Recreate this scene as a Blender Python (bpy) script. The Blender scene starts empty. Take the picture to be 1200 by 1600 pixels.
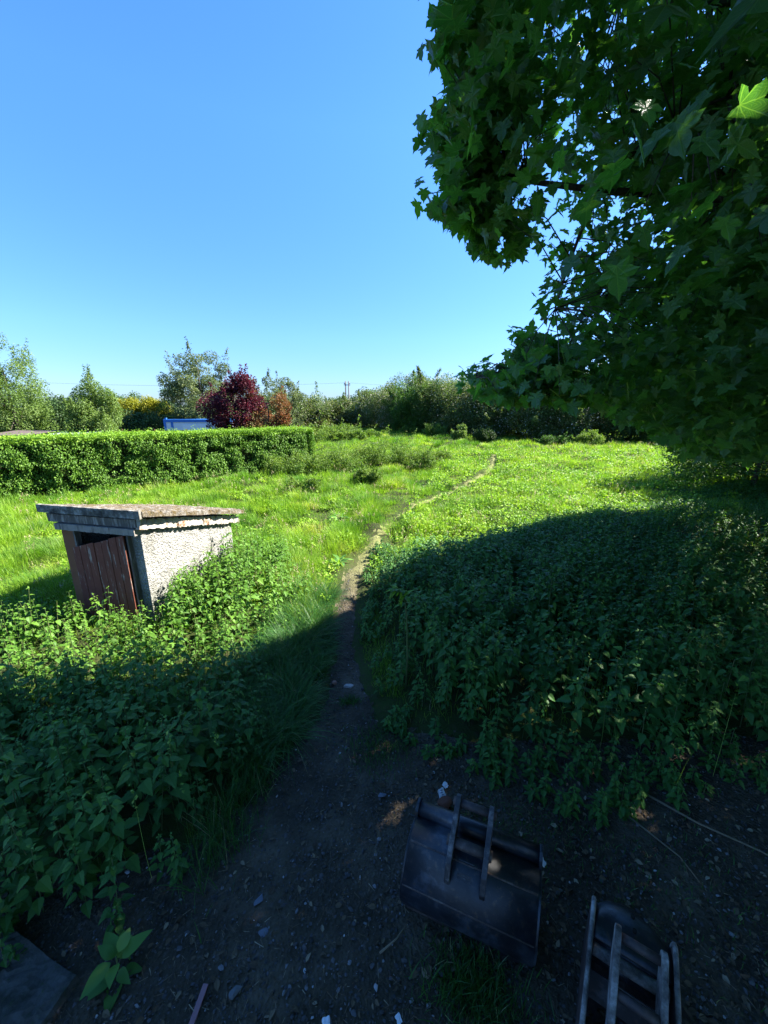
import bpy, bmesh, math, random
import numpy as np
from mathutils import Vector, Matrix
R = math.radians
SC = bpy.context.scene
COL = SC.collection

# ------------------------------------------------------------------ camera, sky, sun, exposure
CAM_H = 2.5; PITCH = 15.0; FPX = 600.0
cam = bpy.data.cameras.new('camera'); camo = bpy.data.objects.new('camera', cam); COL.objects.link(camo)
camo.location = (0, 0, CAM_H); camo.rotation_euler = (R(90-PITCH), 0, 0)
cam.sensor_fit = 'VERTICAL'; cam.sensor_height = 36; cam.lens = 36*FPX/1600
cam.clip_start = 0.05; cam.clip_end = 3000
SC.camera = camo
SUN_AZ, SUN_EL = 13.0, 43.0        # azimuth from +X towards +Y
SDIR = np.array([math.cos(R(SUN_AZ))*math.cos(R(SUN_EL)), math.sin(R(SUN_AZ))*math.cos(R(SUN_EL)), math.sin(R(SUN_EL))])
w = bpy.data.worlds.new('World'); SC.world = w; w.use_nodes = True
nt = w.node_tree; nt.nodes.clear()
sky = nt.nodes.new('ShaderNodeTexSky'); sky.sky_type = 'NISHITA'; sky.sun_disc = False
sky.sun_elevation = R(SUN_EL); sky.sun_rotation = R(90-SUN_AZ)
sky.ozone_density = 3.5; sky.air_density = 1.0; sky.dust_density = 0.3; sky.altitude = 50
hs = nt.nodes.new('ShaderNodeHueSaturation'); hs.inputs['Saturation'].default_value = 1.22
bgn = nt.nodes.new('ShaderNodeBackground'); bgn.inputs[1].default_value = 0.080
wo = nt.nodes.new('ShaderNodeOutputWorld')
tcw = nt.nodes.new('ShaderNodeTexCoord'); spw = nt.nodes.new('ShaderNodeSeparateXYZ'); nt.links.new(tcw.outputs['Generated'], spw.inputs[0])
rmp = nt.nodes.new('ShaderNodeValToRGB'); nt.links.new(spw.outputs[2], rmp.inputs[0])
rmp.color_ramp.elements[0].position = 0.0; rmp.color_ramp.elements[0].color = (.29, .375, .60, 1)     # the air near the horizon is clear and blue
rmp.color_ramp.elements[1].position = .50; rmp.color_ramp.elements[1].color = (.86, .92, 1.08, 1)
em = rmp.color_ramp.elements.new(.16); em.color = (.53, .62, .84, 1)
mxw = nt.nodes.new('ShaderNodeMix'); mxw.data_type = 'RGBA'; mxw.blend_type = 'MULTIPLY'; mxw.inputs[0].default_value = 1
nt.links.new(sky.outputs[0], hs.inputs['Color']); nt.links.new(hs.outputs[0], mxw.inputs[6]); nt.links.new(rmp.outputs[0], mxw.inputs[7]); nt.links.new(mxw.outputs[2], bgn.inputs[0]); nt.links.new(bgn.outputs[0], wo.inputs[0])
sl = bpy.data.lights.new('sun', 'SUN'); sl.energy = 5.0; sl.angle = R(0.53); sl.color = (1.0, 0.95, 0.86)
so = bpy.data.objects.new('sun', sl); COL.objects.link(so)
so.rotation_euler = Vector(SDIR).to_track_quat('Z', 'Y').to_euler(); so.location = (20, 5, 20)
SC.view_settings.view_transform = 'Standard'; SC.view_settings.look = 'None'
SC.view_settings.exposure = 2.22; SC.view_settings.gamma = 1
SC.render.engine = 'CYCLES'
SC.cycles.max_bounces = 6; SC.cycles.diffuse_bounces = 3; SC.cycles.glossy_bounces = 2
SC.cycles.transmission_bounces = 4; SC.cycles.transparent_max_bounces = 4

# ------------------------------------------------------------------ helpers
def tag(o, label=None, cat=None, group=None, kind=None):
    if label: o['label'] = label
    if cat: o['category'] = cat
    if group: o['group'] = group
    if kind: o['kind'] = kind
    return o
def thing(name, label, cat, loc=(0, 0, 0), rz=0, group=None):
    o = bpy.data.objects.new(name, None); COL.objects.link(o); o.empty_display_size = .2
    o.location = loc; o.rotation_euler = (0, 0, rz)
    return tag(o, label, cat, group)
def link(name, me, parent=None):
    o = bpy.data.objects.new(name, me); COL.objects.link(o)
    if parent: o.parent = parent
    return o

def srgb(r, g, b): return tuple(((c/255)/12.92 if c/255 < .04045 else ((c/255+.055)/1.055)**2.4) for c in (r, g, b))
class NB:
    def __init__(s, name):
        s.m = bpy.data.materials.new(name); s.m.use_nodes = True; s.t = s.m.node_tree; s.t.nodes.clear()
    def n(s, typ, ins=None, **kw):
        d = s.t.nodes.new(typ)
        for k, v in kw.items(): setattr(d, k, v)
        for k, v in (ins or {}).items():
            if isinstance(v, bpy.types.NodeSocket): s.t.links.new(v, d.inputs[k])
            else: d.inputs[k].default_value = v
        return d
    def ramp(s, fac, stops):
        d = s.t.nodes.new('ShaderNodeValToRGB'); s.t.links.new(fac, d.inputs[0]); e = d.color_ramp.elements
        while len(e) < len(stops): e.new(.5)
        for i, (p, c) in enumerate(stops): e[i].position = p; e[i].color = (*c[:3], 1)
        return d.outputs[0]
    def mix(s, f, a, b, mode='MIX'):
        d = s.t.nodes.new('ShaderNodeMix'); d.data_type = 'RGBA'; d.blend_type = mode
        for k, v in ((0, f), (6, a), (7, b)):
            if isinstance(v, bpy.types.NodeSocket): s.t.links.new(v, d.inputs[k])
            else: d.inputs[k].default_value = v if k == 0 else (*v[:3], 1)
        return d.outputs[2]
    def math(s, op, a, b=0.0, c=None):
        ins = {0: a, 1: b}
        if c is not None: ins[2] = c
        return s.n('ShaderNodeMath', ins, operation=op).outputs[0]
    def noise(s, scale, detail=4, rough=.55, vec=None, dist=0):
        v = vec or s.n('ShaderNodeTexCoord').outputs['Object']
        return s.n('ShaderNodeTexNoise', {'Vector': v, 'Scale': scale, 'Detail': detail, 'Roughness': rough, 'Distortion': dist}).outputs[0]
    def out(s, sh):
        o = s.t.nodes.new('ShaderNodeOutputMaterial'); s.t.links.new(sh, o.inputs[0]); return s.m
    def bsdf(s, col, rough=.8, spec=.3, metal=0, bump=None, bstr=.5, bdist=.01):
        ins = {'Base Color': col if isinstance(col, bpy.types.NodeSocket) else (*col, 1), 'Roughness': rough, 'Specular IOR Level': spec, 'Metallic': metal}
        if bump is not None:
            ins['Normal'] = s.n('ShaderNodeBump', {'Height': bump, 'Strength': bstr, 'Distance': bdist}).outputs[0]
        return s.n('ShaderNodeBsdfPrincipled', ins).outputs[0]

def foliage(name, stops, trans=.35, rough=.55, spec=.25, patch=None, patch_scale=.6, veins=False, tgain=(1.25, 1.3, .6), patch2=None):
    b = NB(name)
    rnd = b.n('ShaderNodeAttribute', attribute_name='rnd').outputs['Fac']
    c = b.ramp(rnd, stops)
    if patch:
        f = b.noise(patch_scale, 3)
        f = b.n('ShaderNodeMapRange', {0: f, 1: .42, 2: .62}).outputs[0]
        c = b.mix(f, c, b.mix(1.0, c, patch, 'MULTIPLY'))
    if patch2:
        f = b.n('ShaderNodeMapRange', {0: b.noise(patch_scale*2.3, 4, .6), 1: .54, 2: .68}).outputs[0]
        c = b.mix(f, c, b.mix(1.0, c, patch2, 'MULTIPLY'))
    bump = None
    if veins:
        v = b.n('ShaderNodeAttribute', attribute_name='lco').outputs['Vector']
        sx = b.n('ShaderNodeSeparateXYZ', {0: v})
        ang = b.math('ARCTAN2', sx.outputs[0], sx.outputs[1])
        pp = b.math('PINGPONG', ang, .31)                     # 0 on each main vein
        # veins lie at multiples of .62 rad
        r = b.n('ShaderNodeVectorMath', {0: v}, operation='LENGTH').outputs['Value']
        dist = b.math('MULTIPLY', pp, r)
        line = b.n('ShaderNodeMapRange', {0: dist, 1: 0.0, 2: .018, 3: 1.0, 4: 0.0}).outputs[0]
        side = b.math('PINGPONG', b.math('ADD', r, b.math('MULTIPLY', pp, -.6)), .045)
        line2 = b.n('ShaderNodeMapRange', {0: side, 1: 0.0, 2: .012, 3: .5, 4: 0.0}).outputs[0]
        ln = b.math('MAXIMUM', line, line2)
        c = b.mix(b.math('MULTIPLY', ln, .45), c, (.22, .34, .10))
        bump = b.math('SUBTRACT', b.noise(9, 3, vec=v), b.math('MULTIPLY', ln, .5))
    p = b.bsdf(c, rough, spec, bump=bump, bstr=.35, bdist=.01)
    tc = b.mix(1.0, c, tgain, 'MULTIPLY')
    t = b.n('ShaderNodeBsdfTranslucent', {0: tc}).outputs[0]
    return b.out(b.n('ShaderNodeMixShader', {0: trans, 1: p, 2: t}).outputs[0])

# --- numpy mesh writer
class Geo:
    def __init__(s): s.V = []; s.L = []; s.T = []; s.A = []; s.C = []; s.n = 0
    def add(s, V, loops, totals, rnd=None, lco=None):
        s.V.append(np.asarray(V, np.float32).reshape(-1, 3)); s.L.append(np.asarray(loops, np.int64)+s.n)
        totals = np.asarray(totals, np.int64); s.T.append(totals)
        s.A.append(np.full(len(totals), .5, np.float32) if rnd is None else np.asarray(rnd, np.float32))
        k = len(s.V[-1]); s.C.append(np.zeros((k, 3), np.float32) if lco is None else np.asarray(lco, np.float32)); s.n += k
    def inst(s, tpl, pos, rot, scl, rnd):
        """tpl=(verts,faces); pos (n,3); rot (n,3,3); scl (n,) or (n,3)"""
        tv, tf = tpl; n = len(pos)
        if n == 0: return
        tv = np.asarray(tv, float); scl = np.asarray(scl, float)
        if scl.ndim == 1: scl = np.repeat(scl[:, None], 3, 1)
        v = tv[None]*scl[:, None, :]
        v = np.einsum('nij,nkj->nki', rot, v)+np.asarray(pos)[:, None, :]
        tl = np.array([i for f in tf for i in f]); tt = np.array([len(f) for f in tf])
        k = len(tv)
        loops = (tl[None]+np.arange(n)[:, None]*k).ravel()
        s.add(v.reshape(-1, 3), loops, np.tile(tt, n), np.repeat(rnd, len(tf)), np.tile(tv, (n, 1)))
    def build(s, name, mat, parent=None, smooth=True, lco=False):
        V = np.concatenate(s.V); L = np.concatenate(s.L); T = np.concatenate(s.T); A = np.concatenate(s.A)
        me = bpy.data.meshes.new(name)
        me.vertices.add(len(V)); me.vertices.foreach_set('co', V.ravel())
        me.loops.add(len(L)); me.loops.foreach_set('vertex_index', L.astype(np.int32))
        me.polygons.add(len(T)); st = np.concatenate([[0], np.cumsum(T)[:-1]]).astype(np.int32)
        me.polygons.foreach_set('loop_start', st)
        try: me.polygons.foreach_set('loop_total', T.astype(np.int32))
        except Exception: pass
        a = me.attributes.new('rnd', 'FLOAT', 'FACE'); a.data.foreach_set('value', A)
        if lco:
            a = me.attributes.new('lco', 'FLOAT_VECTOR', 'POINT'); a.data.foreach_set('vector', np.concatenate(s.C).ravel())
        me.polygons.foreach_set('use_smooth', np.full(len(T), smooth, bool))
        me.update(calc_edges=True)
        me.materials.append(mat)
        return link(name, me, parent)

def rotm(yaw, pitch, roll=None):
    yaw = np.asarray(yaw); n = len(yaw); pitch = np.asarray(pitch); roll = np.zeros(n) if roll is None else np.asarray(roll)
    cz, sz = np.cos(yaw), np.sin(yaw); cx, sx = np.cos(pitch), np.sin(pitch); cy, sy = np.cos(roll), np.sin(roll)
    Z = np.zeros((n, 3, 3)); Z[:, 0, 0] = cz; Z[:, 0, 1] = -sz; Z[:, 1, 0] = sz; Z[:, 1, 1] = cz; Z[:, 2, 2] = 1
    X = np.zeros((n, 3, 3)); X[:, 0, 0] = 1; X[:, 1, 1] = cx; X[:, 1, 2] = -sx; X[:, 2, 1] = sx; X[:, 2, 2] = cx
    Y = np.zeros((n, 3, 3)); Y[:, 1, 1] = 1; Y[:, 0, 0] = cy; Y[:, 0, 2] = sy; Y[:, 2, 0] = -sy; Y[:, 2, 2] = cy
    return Z @ X @ Y

def strip_leaf(st, droop=.15, fold=.3, wav=0):
    """leaf along +y, length 1, stations (t, halfwidth)"""
    V = []; F = []
    for i, (t, wd) in enumerate(st):
        z = -droop*t*t
        V += [(0, t, z), (wd, t-.0, z+fold*wd-wav*(i % 2)), (-wd, t, z+fold*wd-wav*((i+1) % 2))]
    for i in range(len(st)-1):
        a, b = 3*i, 3*i+3
        F += [(a, a+1, b+1, b), (a+2, a, b, b+2)]
    return V, F
LEAF_NETTLE = strip_leaf([(0, .0), (.05, .20), (.14, .33), (.17, .29), (.3, .36), (.33, .30), (.45, .31), (.48, .25), (.62, .23), (.65, .17), (.8, .12), (1.0, .0)], .28, .28, .01)
LEAF_NETTLE_LO = strip_leaf([(0, .02), (.2, .34), (.5, .30), (.75, .15), (1, 0)], .28, .28)
LEAF_OV = strip_leaf([(0, .02), (.3, .28), (.65, .24), (1, 0)], .2, .3)
LEAF_DOCK = strip_leaf([(0, .02), (.1, .10), (.25, .15), (.42, .17), (.6, .15), (.8, .09), (1, 0)], .45, .3, .015)
LEAF_Q = ([(0, 0, 0), (.32, .5, .08), (0, 1, -.08), (-.32, .5, .08)], [(0, 1, 2), (0, 2, 3)])
def syc():
    half = [(.13, -.10), (.27, -.13), (.36, -.17), (.33, -.02), (.24, .07), (.38, .10), (.45, .18), (.60, .24), (.50, .33), (.43, .42), (.23, .40), (.26, .52), (.25, .62), (.17, .74), (.08, .80)]
    out = [(0, 0)]+half+[(0, 1.0)]+[(-x, y) for x, y in reversed(half)]
    V = [(x, y, -.22*(x*x*1.3+max(y, 0)**2*.8)+(.05 if abs(x) > .3 else 0)) for x, y in out]
    # outline ring + inner rib centre
    V.append((0, .28, -.06)); c = len(V)-1; n = len(out)
    return V, [(c, i, (i+1) % n) for i in range(n)]
LEAF_SYC = syc()
LEAF_SYC_LO = ([(0, 0, 0), (.34, -.12, -.05), (.25, .1, 0), (.58, .26, -.1), (.24, .42, -.03), (0, 1, -.2), (-.24, .42, -.03), (-.58, .26, -.1), (-.25, .1, 0), (-.34, -.12, -.05)],
               [(0, 1, 2), (0, 2, 3, 4), (0, 4, 5, 6), (0, 6, 7, 8), (0, 8, 9)])

def tube(g, pts, rad, k=5, rnd=.5):
    """tapered tube along pts into Geo g"""
    P = np.asarray(pts, float); n = len(P); rad = np.broadcast_to(rad, n)
    T = np.gradient(P, axis=0); T /= np.linalg.norm(T, axis=1)[:, None]+1e-9
    up = np.where(np.abs(T[:, 2:3]) > .9, np.array([[1., 0, 0]]), np.array([[0., 0, 1]]))
    A = np.cross(T, up); A /= np.linalg.norm(A, axis=1)[:, None]+1e-9; B = np.cross(T, A)
    th = np.arange(k)*2*np.pi/k
    V = P[:, None]+rad[:, None, None]*(A[:, None]*np.cos(th)[None, :, None]+B[:, None]*np.sin(th)[None, :, None])
    L = []; Tt = []
    for i in range(n-1):
        for j in range(k):
            L += [i*k+j, i*k+(j+1) % k, (i+1)*k+(j+1) % k, (i+1)*k+j]; Tt.append(4)
    L += list(range(k))[::-1]; Tt.append(k); L += [(n-1)*k+j for j in range(k)]; Tt.append(k)
    g.add(V.reshape(-1, 3), L, Tt, np.full(len(Tt), rnd))

def sn(x, y, sc, seed, octs=3):
    """smooth pseudo noise in -1..1 from sums of sines"""
    rg = np.random.RandomState(seed); o = np.zeros(np.shape(x)); a = 1; tot = 0
    for k in range(octs):
        for j in range(4):
            th = rg.uniform(0, 2*np.pi); f = (1.8**k)*rg.uniform(.7, 1.4)/sc
            o = o+a*np.sin((x*np.cos(th)+y*np.sin(th))*f*6.28+rg.uniform(0, 6.28)); tot += a*.6
        a *= .6
    return np.clip(o/tot*1.2, -1.5, 1.5)
def sst(x, a=0., b=1.):
    t = np.clip((np.asarray(x, float)-a)/(b-a), 0, 1); return t*t*(3-2*t)
def inpoly(x, y, poly):
    x = np.asarray(x, float); y = np.asarray(y, float); r = np.zeros(x.shape, bool); n = len(poly)
    for i in range(n):
        x1, y1 = poly[i]; x2, y2 = poly[(i+1) % n]
        c = ((y1 > y) != (y2 > y)) & (x < (x2-x1)*(y-y1)/(y2-y1+1e-12)+x1); r ^= c
    return r
def pdist(x, y, poly, closed=True):
    d = np.full(np.shape(x), 1e9); n = len(poly)
    for i in range(n if closed else n-1):
        ax, ay = poly[i][:2]; bx, by = poly[(i+1) % n][:2]; vx, vy = bx-ax, by-ay
        t = np.clip(((x-ax)*vx+(y-ay)*vy)/(vx*vx+vy*vy+1e-12), 0, 1)
        d = np.minimum(d, np.hypot(x-ax-t*vx, y-ay-t*vy))
    return d
def sdf(x, y, poly): d = pdist(x, y, poly); return np.where(inpoly(x, y, poly), d, -d)

# ------------------------------------------------------------------ layout
PATH = [(5.9, 20.8, .14), (4.5, 16.1, .19), (2.6, 12.7, .17), (1.07, 10.4, .16), (.4, 9.2, .16), (-.12, 7.4, .15), (-.34, 6.3, .16), (-.5, 5.4, .15),
        (-.49, 4.5, .15), (-.45, 3.7, .15), (-.36, 3.1, .21), (-.34, 2.7, .30), (-.3, 2.3, .42)]
YARD = [(-.75, 2.45), (-.95, 2.05), (-1.1, 1.8), (-1.6, 1.6), (-4.5, 1.6), (-4.6, -3), (6.5, -3), (6.5, 2.5), (2.9, 2.6), (1.8, 2.5), (.9, 2.5), (.35, 2.55), (.05, 2.6)]
BED_R = [(-.3, 6.5), (-.32, 5.4), (-.3, 4.6), (-.25, 3.9), (-.16, 3.2), (-.02, 2.72), (.25, 2.38), (.55, 2.12), (.95, 1.98), (1.45, 1.80), (1.75, 1.78), (2.3, 1.95), (3.4, 2.0), (9, 2.0), (15, 8), (15, 13.5), (9.5, 12.0), (5.6, 9.4), (2.9, 8.2), (1.2, 6.9), (.3, 6.3), (-.05, 7.0)]
BED_L = [(-.88, 2.8), (-.82, 2.3), (-.92, 1.9), (-1.0, 1.5), (-1.35, 1.2), (-1.95, 1.12), (-2.6, 1.0), (-5.5, 1.2), (-6.5, 3.2), (-4, 3.0), (-2.3, 2.95), (-1.6, 3.3), (-1.0, 3.7)]
BED_S = [(-6.5, 3.0), (-6.3, 4.3), (-4.6, 4.5), (-3.9, 4.2), (-2.75, 3.95), (-2.5, 5.2), (-2.25, 5.9), (-1.7, 6.1), (-1.1, 5.4), (-.92, 4.4), (-.95, 3.6), (-1.6, 3.1), (-2.3, 2.75), (-4, 2.8)]
SHED0 = (-4.09, 4.41); SHRZ = math.atan2(-.227, .974)
ex, ey = math.cos(SHRZ), math.sin(SHRZ)
def shw(lx, ly): return (SHED0[0]+lx*ex-ly*ey, SHED0[1]+lx*ey+ly*ex)
SHEDPOLY = [shw(.1, 0), shw(1.36, 0), shw(1.36, 1.8), shw(.1, 1.8)]
HA, HB = np.array([-10.9, 10.2]), np.array([-3.05, 16.05])
HDIR = (HB-HA)/np.linalg.norm(HB-HA); HN = np.array([-HDIR[1], HDIR[0]])   # HN points away from the camera
def path_sd(x, y):
    d = np.full(np.shape(x), -1e9)
    for (ax, ay, aw), (bx, by, bw) in zip(PATH[:-1], PATH[1:]):
        vx, vy = bx-ax, by-ay; t = np.clip(((x-ax)*vx+(y-ay)*vy)/(vx*vx+vy*vy), 0, 1)
        d = np.maximum(d, aw+t*(bw-aw)-np.hypot(x-ax-t*vx, y-ay-t*vy))
    return d
def dirt(x, y):
    x = np.asarray(x, float); y = np.asarray(y, float)
    return np.maximum(path_sd(x, y), sdf(x, y, YARD))+(.045+.06*sst(y, 6, 8))*sn(x, y, .5, 3, 3)-.05*sst(y, 6.5, 8)
def hz(x, y):
    x = np.asarray(x, float); y = np.asarray(y, float)
    r = np.hypot(x, y)
    z = (.05*sn(x, y, 4.0, 11, 2)+.03*sn(x, y, 1.3, 12, 2))*sst(y, 2.2, 5)
    z = z+.06*sn(x, y, .9, 14, 2)*sst(y, 5, 8)*sst(.25*y-x, -1, 1)+.16*sn(x, y, 5.0, 13, 3)*sst(r, 11, 18)*(1-.6*sst(r, 40, 60))
    s = (x-HA[0])*HN[0]+(y-HA[1])*HN[1]
    z = z-1.0*sst(s, 1.5, 8)*sst(-x, 3.5, 8)*(1-sst(r, 50, 90))
    z = z-.05*sst(dirt(x, y), -.05, .10)*(1-sst(r, 25, 30))
    return z
rg = np.random.RandomState(7)

# ------------------------------------------------------------------ ground
def grid_mesh(name, X, Y, Z, mat, mask=None):
    ny, nx = X.shape; g = Geo(); V = np.stack([X, Y, Z], -1).reshape(-1, 3)
    i, j = np.meshgrid(np.arange(ny-1), np.arange(nx-1), indexing='ij')
    if mask is not None:
        mk = mask[:-1, :-1] & mask[1:, :-1] & mask[:-1, 1:] & mask[1:, 1:]; i = i[mk]; j = j[mk]
    i = i.ravel(); j = j.ravel()
    q = np.stack([i*nx+j, i*nx+j+1, (i+1)*nx+j+1, (i+1)*nx+j], -1)
    used = np.unique(q); mp = np.zeros(len(V), int); mp[used] = np.arange(len(used))
    g.add(V[used], mp[q].ravel(), np.full(len(q), 4)); return g.build(name, mat)
def axis(lim, near, step, gr):
    a = [0]; s = step
    while a[-1] < lim:
        if a[-1] > near: s *= gr
        a.append(a[-1]+s)
    return np.array(a)
b = NB('ground_turf')
n1 = b.noise(1.1, 5); n2 = b.noise(14, 4, .7)
c = b.ramp(n1, [(.3, (.022, .026, .010)), (.55, (.035, .055, .012)), (.75, (.06, .06, .025))])
c = b.mix(b.n('ShaderNodeMapRange', {0: n2, 1: .5, 2: .7}).outputs[0], c, (.045, .035, .02))
M_GROUND = b.out(b.bsdf(c, .95, .1, bump=n2, bstr=.8, bdist=.03))
xa = axis(900, 14, .14, 1.07); xs = np.concatenate([-xa[::-1][:-1], xa]); ya = axis(1200, 24, .14, 1.07); ys = np.concatenate([-axis(60, 2, .3, 1.2)[::-1][:-1], ya])
GX, GY = np.meshgrid(xs, ys)
gr = grid_mesh('ground', GX, GY, hz(GX, GY), M_GROUND); tag(gr, kind='structure')

b = NB('trodden_soil')
n1 = b.noise(2.2, 6, .6); n2 = b.noise(30, 5, .7); n3 = b.n('ShaderNodeTexVoronoi', {'Vector': b.n('ShaderNodeTexCoord').outputs['Object'], 'Scale': 55.0}).outputs[0]
c = b.ramp(n1, [(.3, (.034, .027, .018)), (.5, (.066, .052, .035)), (.72, (.135, .108, .075))])
c = b.mix(b.n('ShaderNodeMapRange', {0: n2, 1: .55, 2: .75}).outputs[0], c, (.12, .10, .085))
# the path is paler and greener where it crosses the meadow
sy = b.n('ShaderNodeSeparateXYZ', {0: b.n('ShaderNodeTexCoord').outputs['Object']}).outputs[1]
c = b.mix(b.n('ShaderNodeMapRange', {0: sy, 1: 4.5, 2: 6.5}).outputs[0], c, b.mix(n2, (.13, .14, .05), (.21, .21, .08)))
hgt = b.math('ADD', n2, b.math('MULTIPLY', n3, .6))
M_SOIL = b.out(b.bsdf(c, .95, .15, bump=hgt, bstr=.9, bdist=.02))
px_, py_ = np.meshgrid(np.arange(-4.6, 7, .035), np.arange(-.5, 21.2, .035))
dd = dirt(px_, py_)
pz = hz(px_, py_)+.055*sst(dd, 0, .12)-.016+(.006*sn(px_, py_, .35, 21, 3)+.005*sn(px_, py_, .12, 22, 2))
pa = grid_mesh('path', px_, py_, pz, M_SOIL, (dd > -.04) & (px_ < 5.0+py_*.1)); tag(pa, kind='structure')
def soilz(x, y): return hz(x, y)+.055*sst(dirt(x, y), 0, .12)-.016

# ------------------------------------------------------------------ shed
def box(bm, x0, x1, y0, y1, z0, z1, zf=None):
    vs = [bm.verts.new((x, y, z)) for x, y, z in ((x0, y0, z0), (x1, y0, z0), (x1, y1, z0), (x0, y1, z0), (x0, y0, z1), (x1, y0, z1), (x1, y1, z1), (x0, y1, z1))]
    for f in ((0, 3, 2, 1), (4, 5, 6, 7), (0, 1, 5, 4), (1, 2, 6, 5), (2, 3, 7, 6), (3, 0, 4, 7)): bm.faces.new([vs[i] for i in f])
    return vs
def bmobj(name, bm, mat, parent=None, smooth=False, bevel=0):
    bmesh.ops.recalc_face_normals(bm, faces=bm.faces)
    me = bpy.data.meshes.new(name); bm.to_mesh(me); bm.free(); me.materials.append(mat)
    for p in me.polygons: p.use_smooth = smooth
    o = link(name, me, parent)
    if bevel:
        md = o.modifiers.new('bevel', 'BEVEL'); md.width = bevel; md.segments = 2; md.limit_method = 'ANGLE'
    return o
b = NB('pebbledash')
vec = b.n('ShaderNodeTexCoord').outputs['Object']
vo = b.n('ShaderNodeTexVoronoi', {'Vector': vec, 'Scale': 72.0}); n1 = b.noise(3, 4); n2 = b.noise(60, 3)
c = b.ramp(vo.outputs['Color'], [(.1, (.19, .185, .17)), (.5, (.28, .275, .255)), (.9, (.38, .37, .35))])
c = b.mix(b.n('ShaderNodeMapRange', {0: n1, 1: .5, 2: .70, 4: .7}).outputs[0], c, (.14, .135, .11))
zz = b.n('ShaderNodeSeparateXYZ', {0: vec}).outputs[2]
c = b.mix(b.n('ShaderNodeMapRange', {0: b.math('ADD', zz, b.math('MULTIPLY', n1, .5)), 1: .35, 2: .75, 3: .65, 4: 0.0}).outputs[0], c, (.08, .095, .05))
M_PEB = b.out(b.bsdf(c, .9, .2, bump=b.math('SUBTRACT', n2, vo.outputs['Distance']), bstr=1, bdist=.012))
b = NB('roof_moss')
n1 = b.noise(9, 5, .65); n2 = b.noise(45, 4, .7)
c = b.ramp(n1, [(.36, (.26, .245, .215)), (.48, (.13, .11, .085)), (.6, (.11, .08, .035)), (.72, (.06, .055, .03))])
c = b.mix(b.n('ShaderNodeMapRange', {0: n2, 1: .56, 2: .68}).outputs[0], c, (.30, .28, .25))
M_ROOF = b.out(b.bsdf(c, .95, .15, bump=n2, bstr=1, bdist=.02))
b = NB('weathered_concrete')
n1 = b.noise(7, 6, .7); n2 = b.noise(60, 3, .7)
c = b.ramp(n1, [(.38, (.05, .047, .042)), (.5, (.15, .14, .12)), (.62, (.36, .34, .30))])
M_CONC = b.out(b.bsdf(c, .9, .2, bump=b.math('ADD', n1, n2), bstr=.8, bdist=.01))
b = NB('flaking_render')
n1 = b.noise(10, 5, .7)
c = b.ramp(n1, [(.36, (.20, .10, .05)), (.44, (.36, .33, .28)), (.7, (.48, .46, .42))])
M_REND = b.out(b.bsdf(c, .85, .2, bump=n1, bstr=.9, bdist=.02))
def painted(name, base, bare, thr=(.60, .66)):
    b = NB(name); v = b.n('ShaderNodeMapping', {0: b.n('ShaderNodeTexCoord').outputs['Object'], 3: (9, 9, 1.2)}).outputs[0]
    n1 = b.noise(2.5, 6, .7, v); n2 = b.noise(5, 3)
    c = b.mix(n2, base, tuple(x*.55 for x in base))
    c = b.mix(b.n('ShaderNodeMapRange', {0: n1, 1: thr[0], 2: thr[1]}).outputs[0], c, bare)
    return b.out(b.bsdf(c, .75, .3, bump=n1, bstr=.5, bdist=.006))
M_DOOR = painted('flaking_brown_paint', (.20, .062, .040), (.34, .26, .21), (.56, .63))
M_PANEL = painted('brown_board', (.26, .105, .05), (.34, .25, .18), (.64, .70))
M_WOODG = painted('grey_timber', (.13, .115, .10), (.30, .27, .24), (.5, .62))
M_WOODP = painted('pale_timber', (.34, .30, .26), (.12, .10, .09), (.52, .62))
b = NB('hole_shade'); M_DARK = b.out(b.bsdf((.02, .018, .015), .9, .1))

shed = thing('garden_shed', 'low tumbledown shed with pebbledash side wall, brown plank door and mossy sloping roof', 'shed', (SHED0[0], SHED0[1], 0), SHRZ)
RS = .46/1.9
def roofz(y): return 1.315-RS*y       # roof underside
WX0, WX1, WY0, WY1 = .17, 1.31, .08, 1.74
def rough_wall(g, p0, p1, ztop0, ztop1, nrm, seed, step=.014, amp=.006):
    L = math.dist(p0, p1); nu = int(L/step)+2; nv = int(1.4/step)
    u, v = np.meshgrid(np.linspace(0, 1, nu), np.linspace(0, 1, nv)); rr = np.random.RandomState(seed)
    zt = ztop0+(ztop1-ztop0)*u; z = -.25+(zt+.25)*v
    d = rr.uniform(-amp, amp, u.shape); d[:, 0] = 0; d[:, -1] = 0
    X = p0[0]+(p1[0]-p0[0])*u+nrm[0]*d; Y = p0[1]+(p1[1]-p0[1])*u+nrm[1]*d
    V = np.stack([X, Y, z], -1).reshape(-1, 3); i, j = np.meshgrid(np.arange(nv-1), np.arange(nu-1), indexing='ij'); i = i.ravel(); j = j.ravel()
    q = np.stack([i*nu+j, i*nu+j+1, (i+1)*nu+j+1, (i+1)*nu+j], -1); g.add(V, q.ravel(), np.full(len(q), 4))
g = Geo()
rough_wall(g, (WX1, WY0), (WX1, WY1), roofz(WY0), roofz(WY1), (1, 0), 1)
rough_wall(g, (WX1, WY1), (WX0, WY1), roofz(WY1), roofz(WY1), (0, 1), 2)
rough_wall(g, (WX0, WY1), (WX0, WY0), roofz(WY1), roofz(WY0), (-1, 0), 3)
rough_wall(g, (1.19, WY0), (WX1, WY0), 1.13, 1.13, (0, -1), 4)
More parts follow.
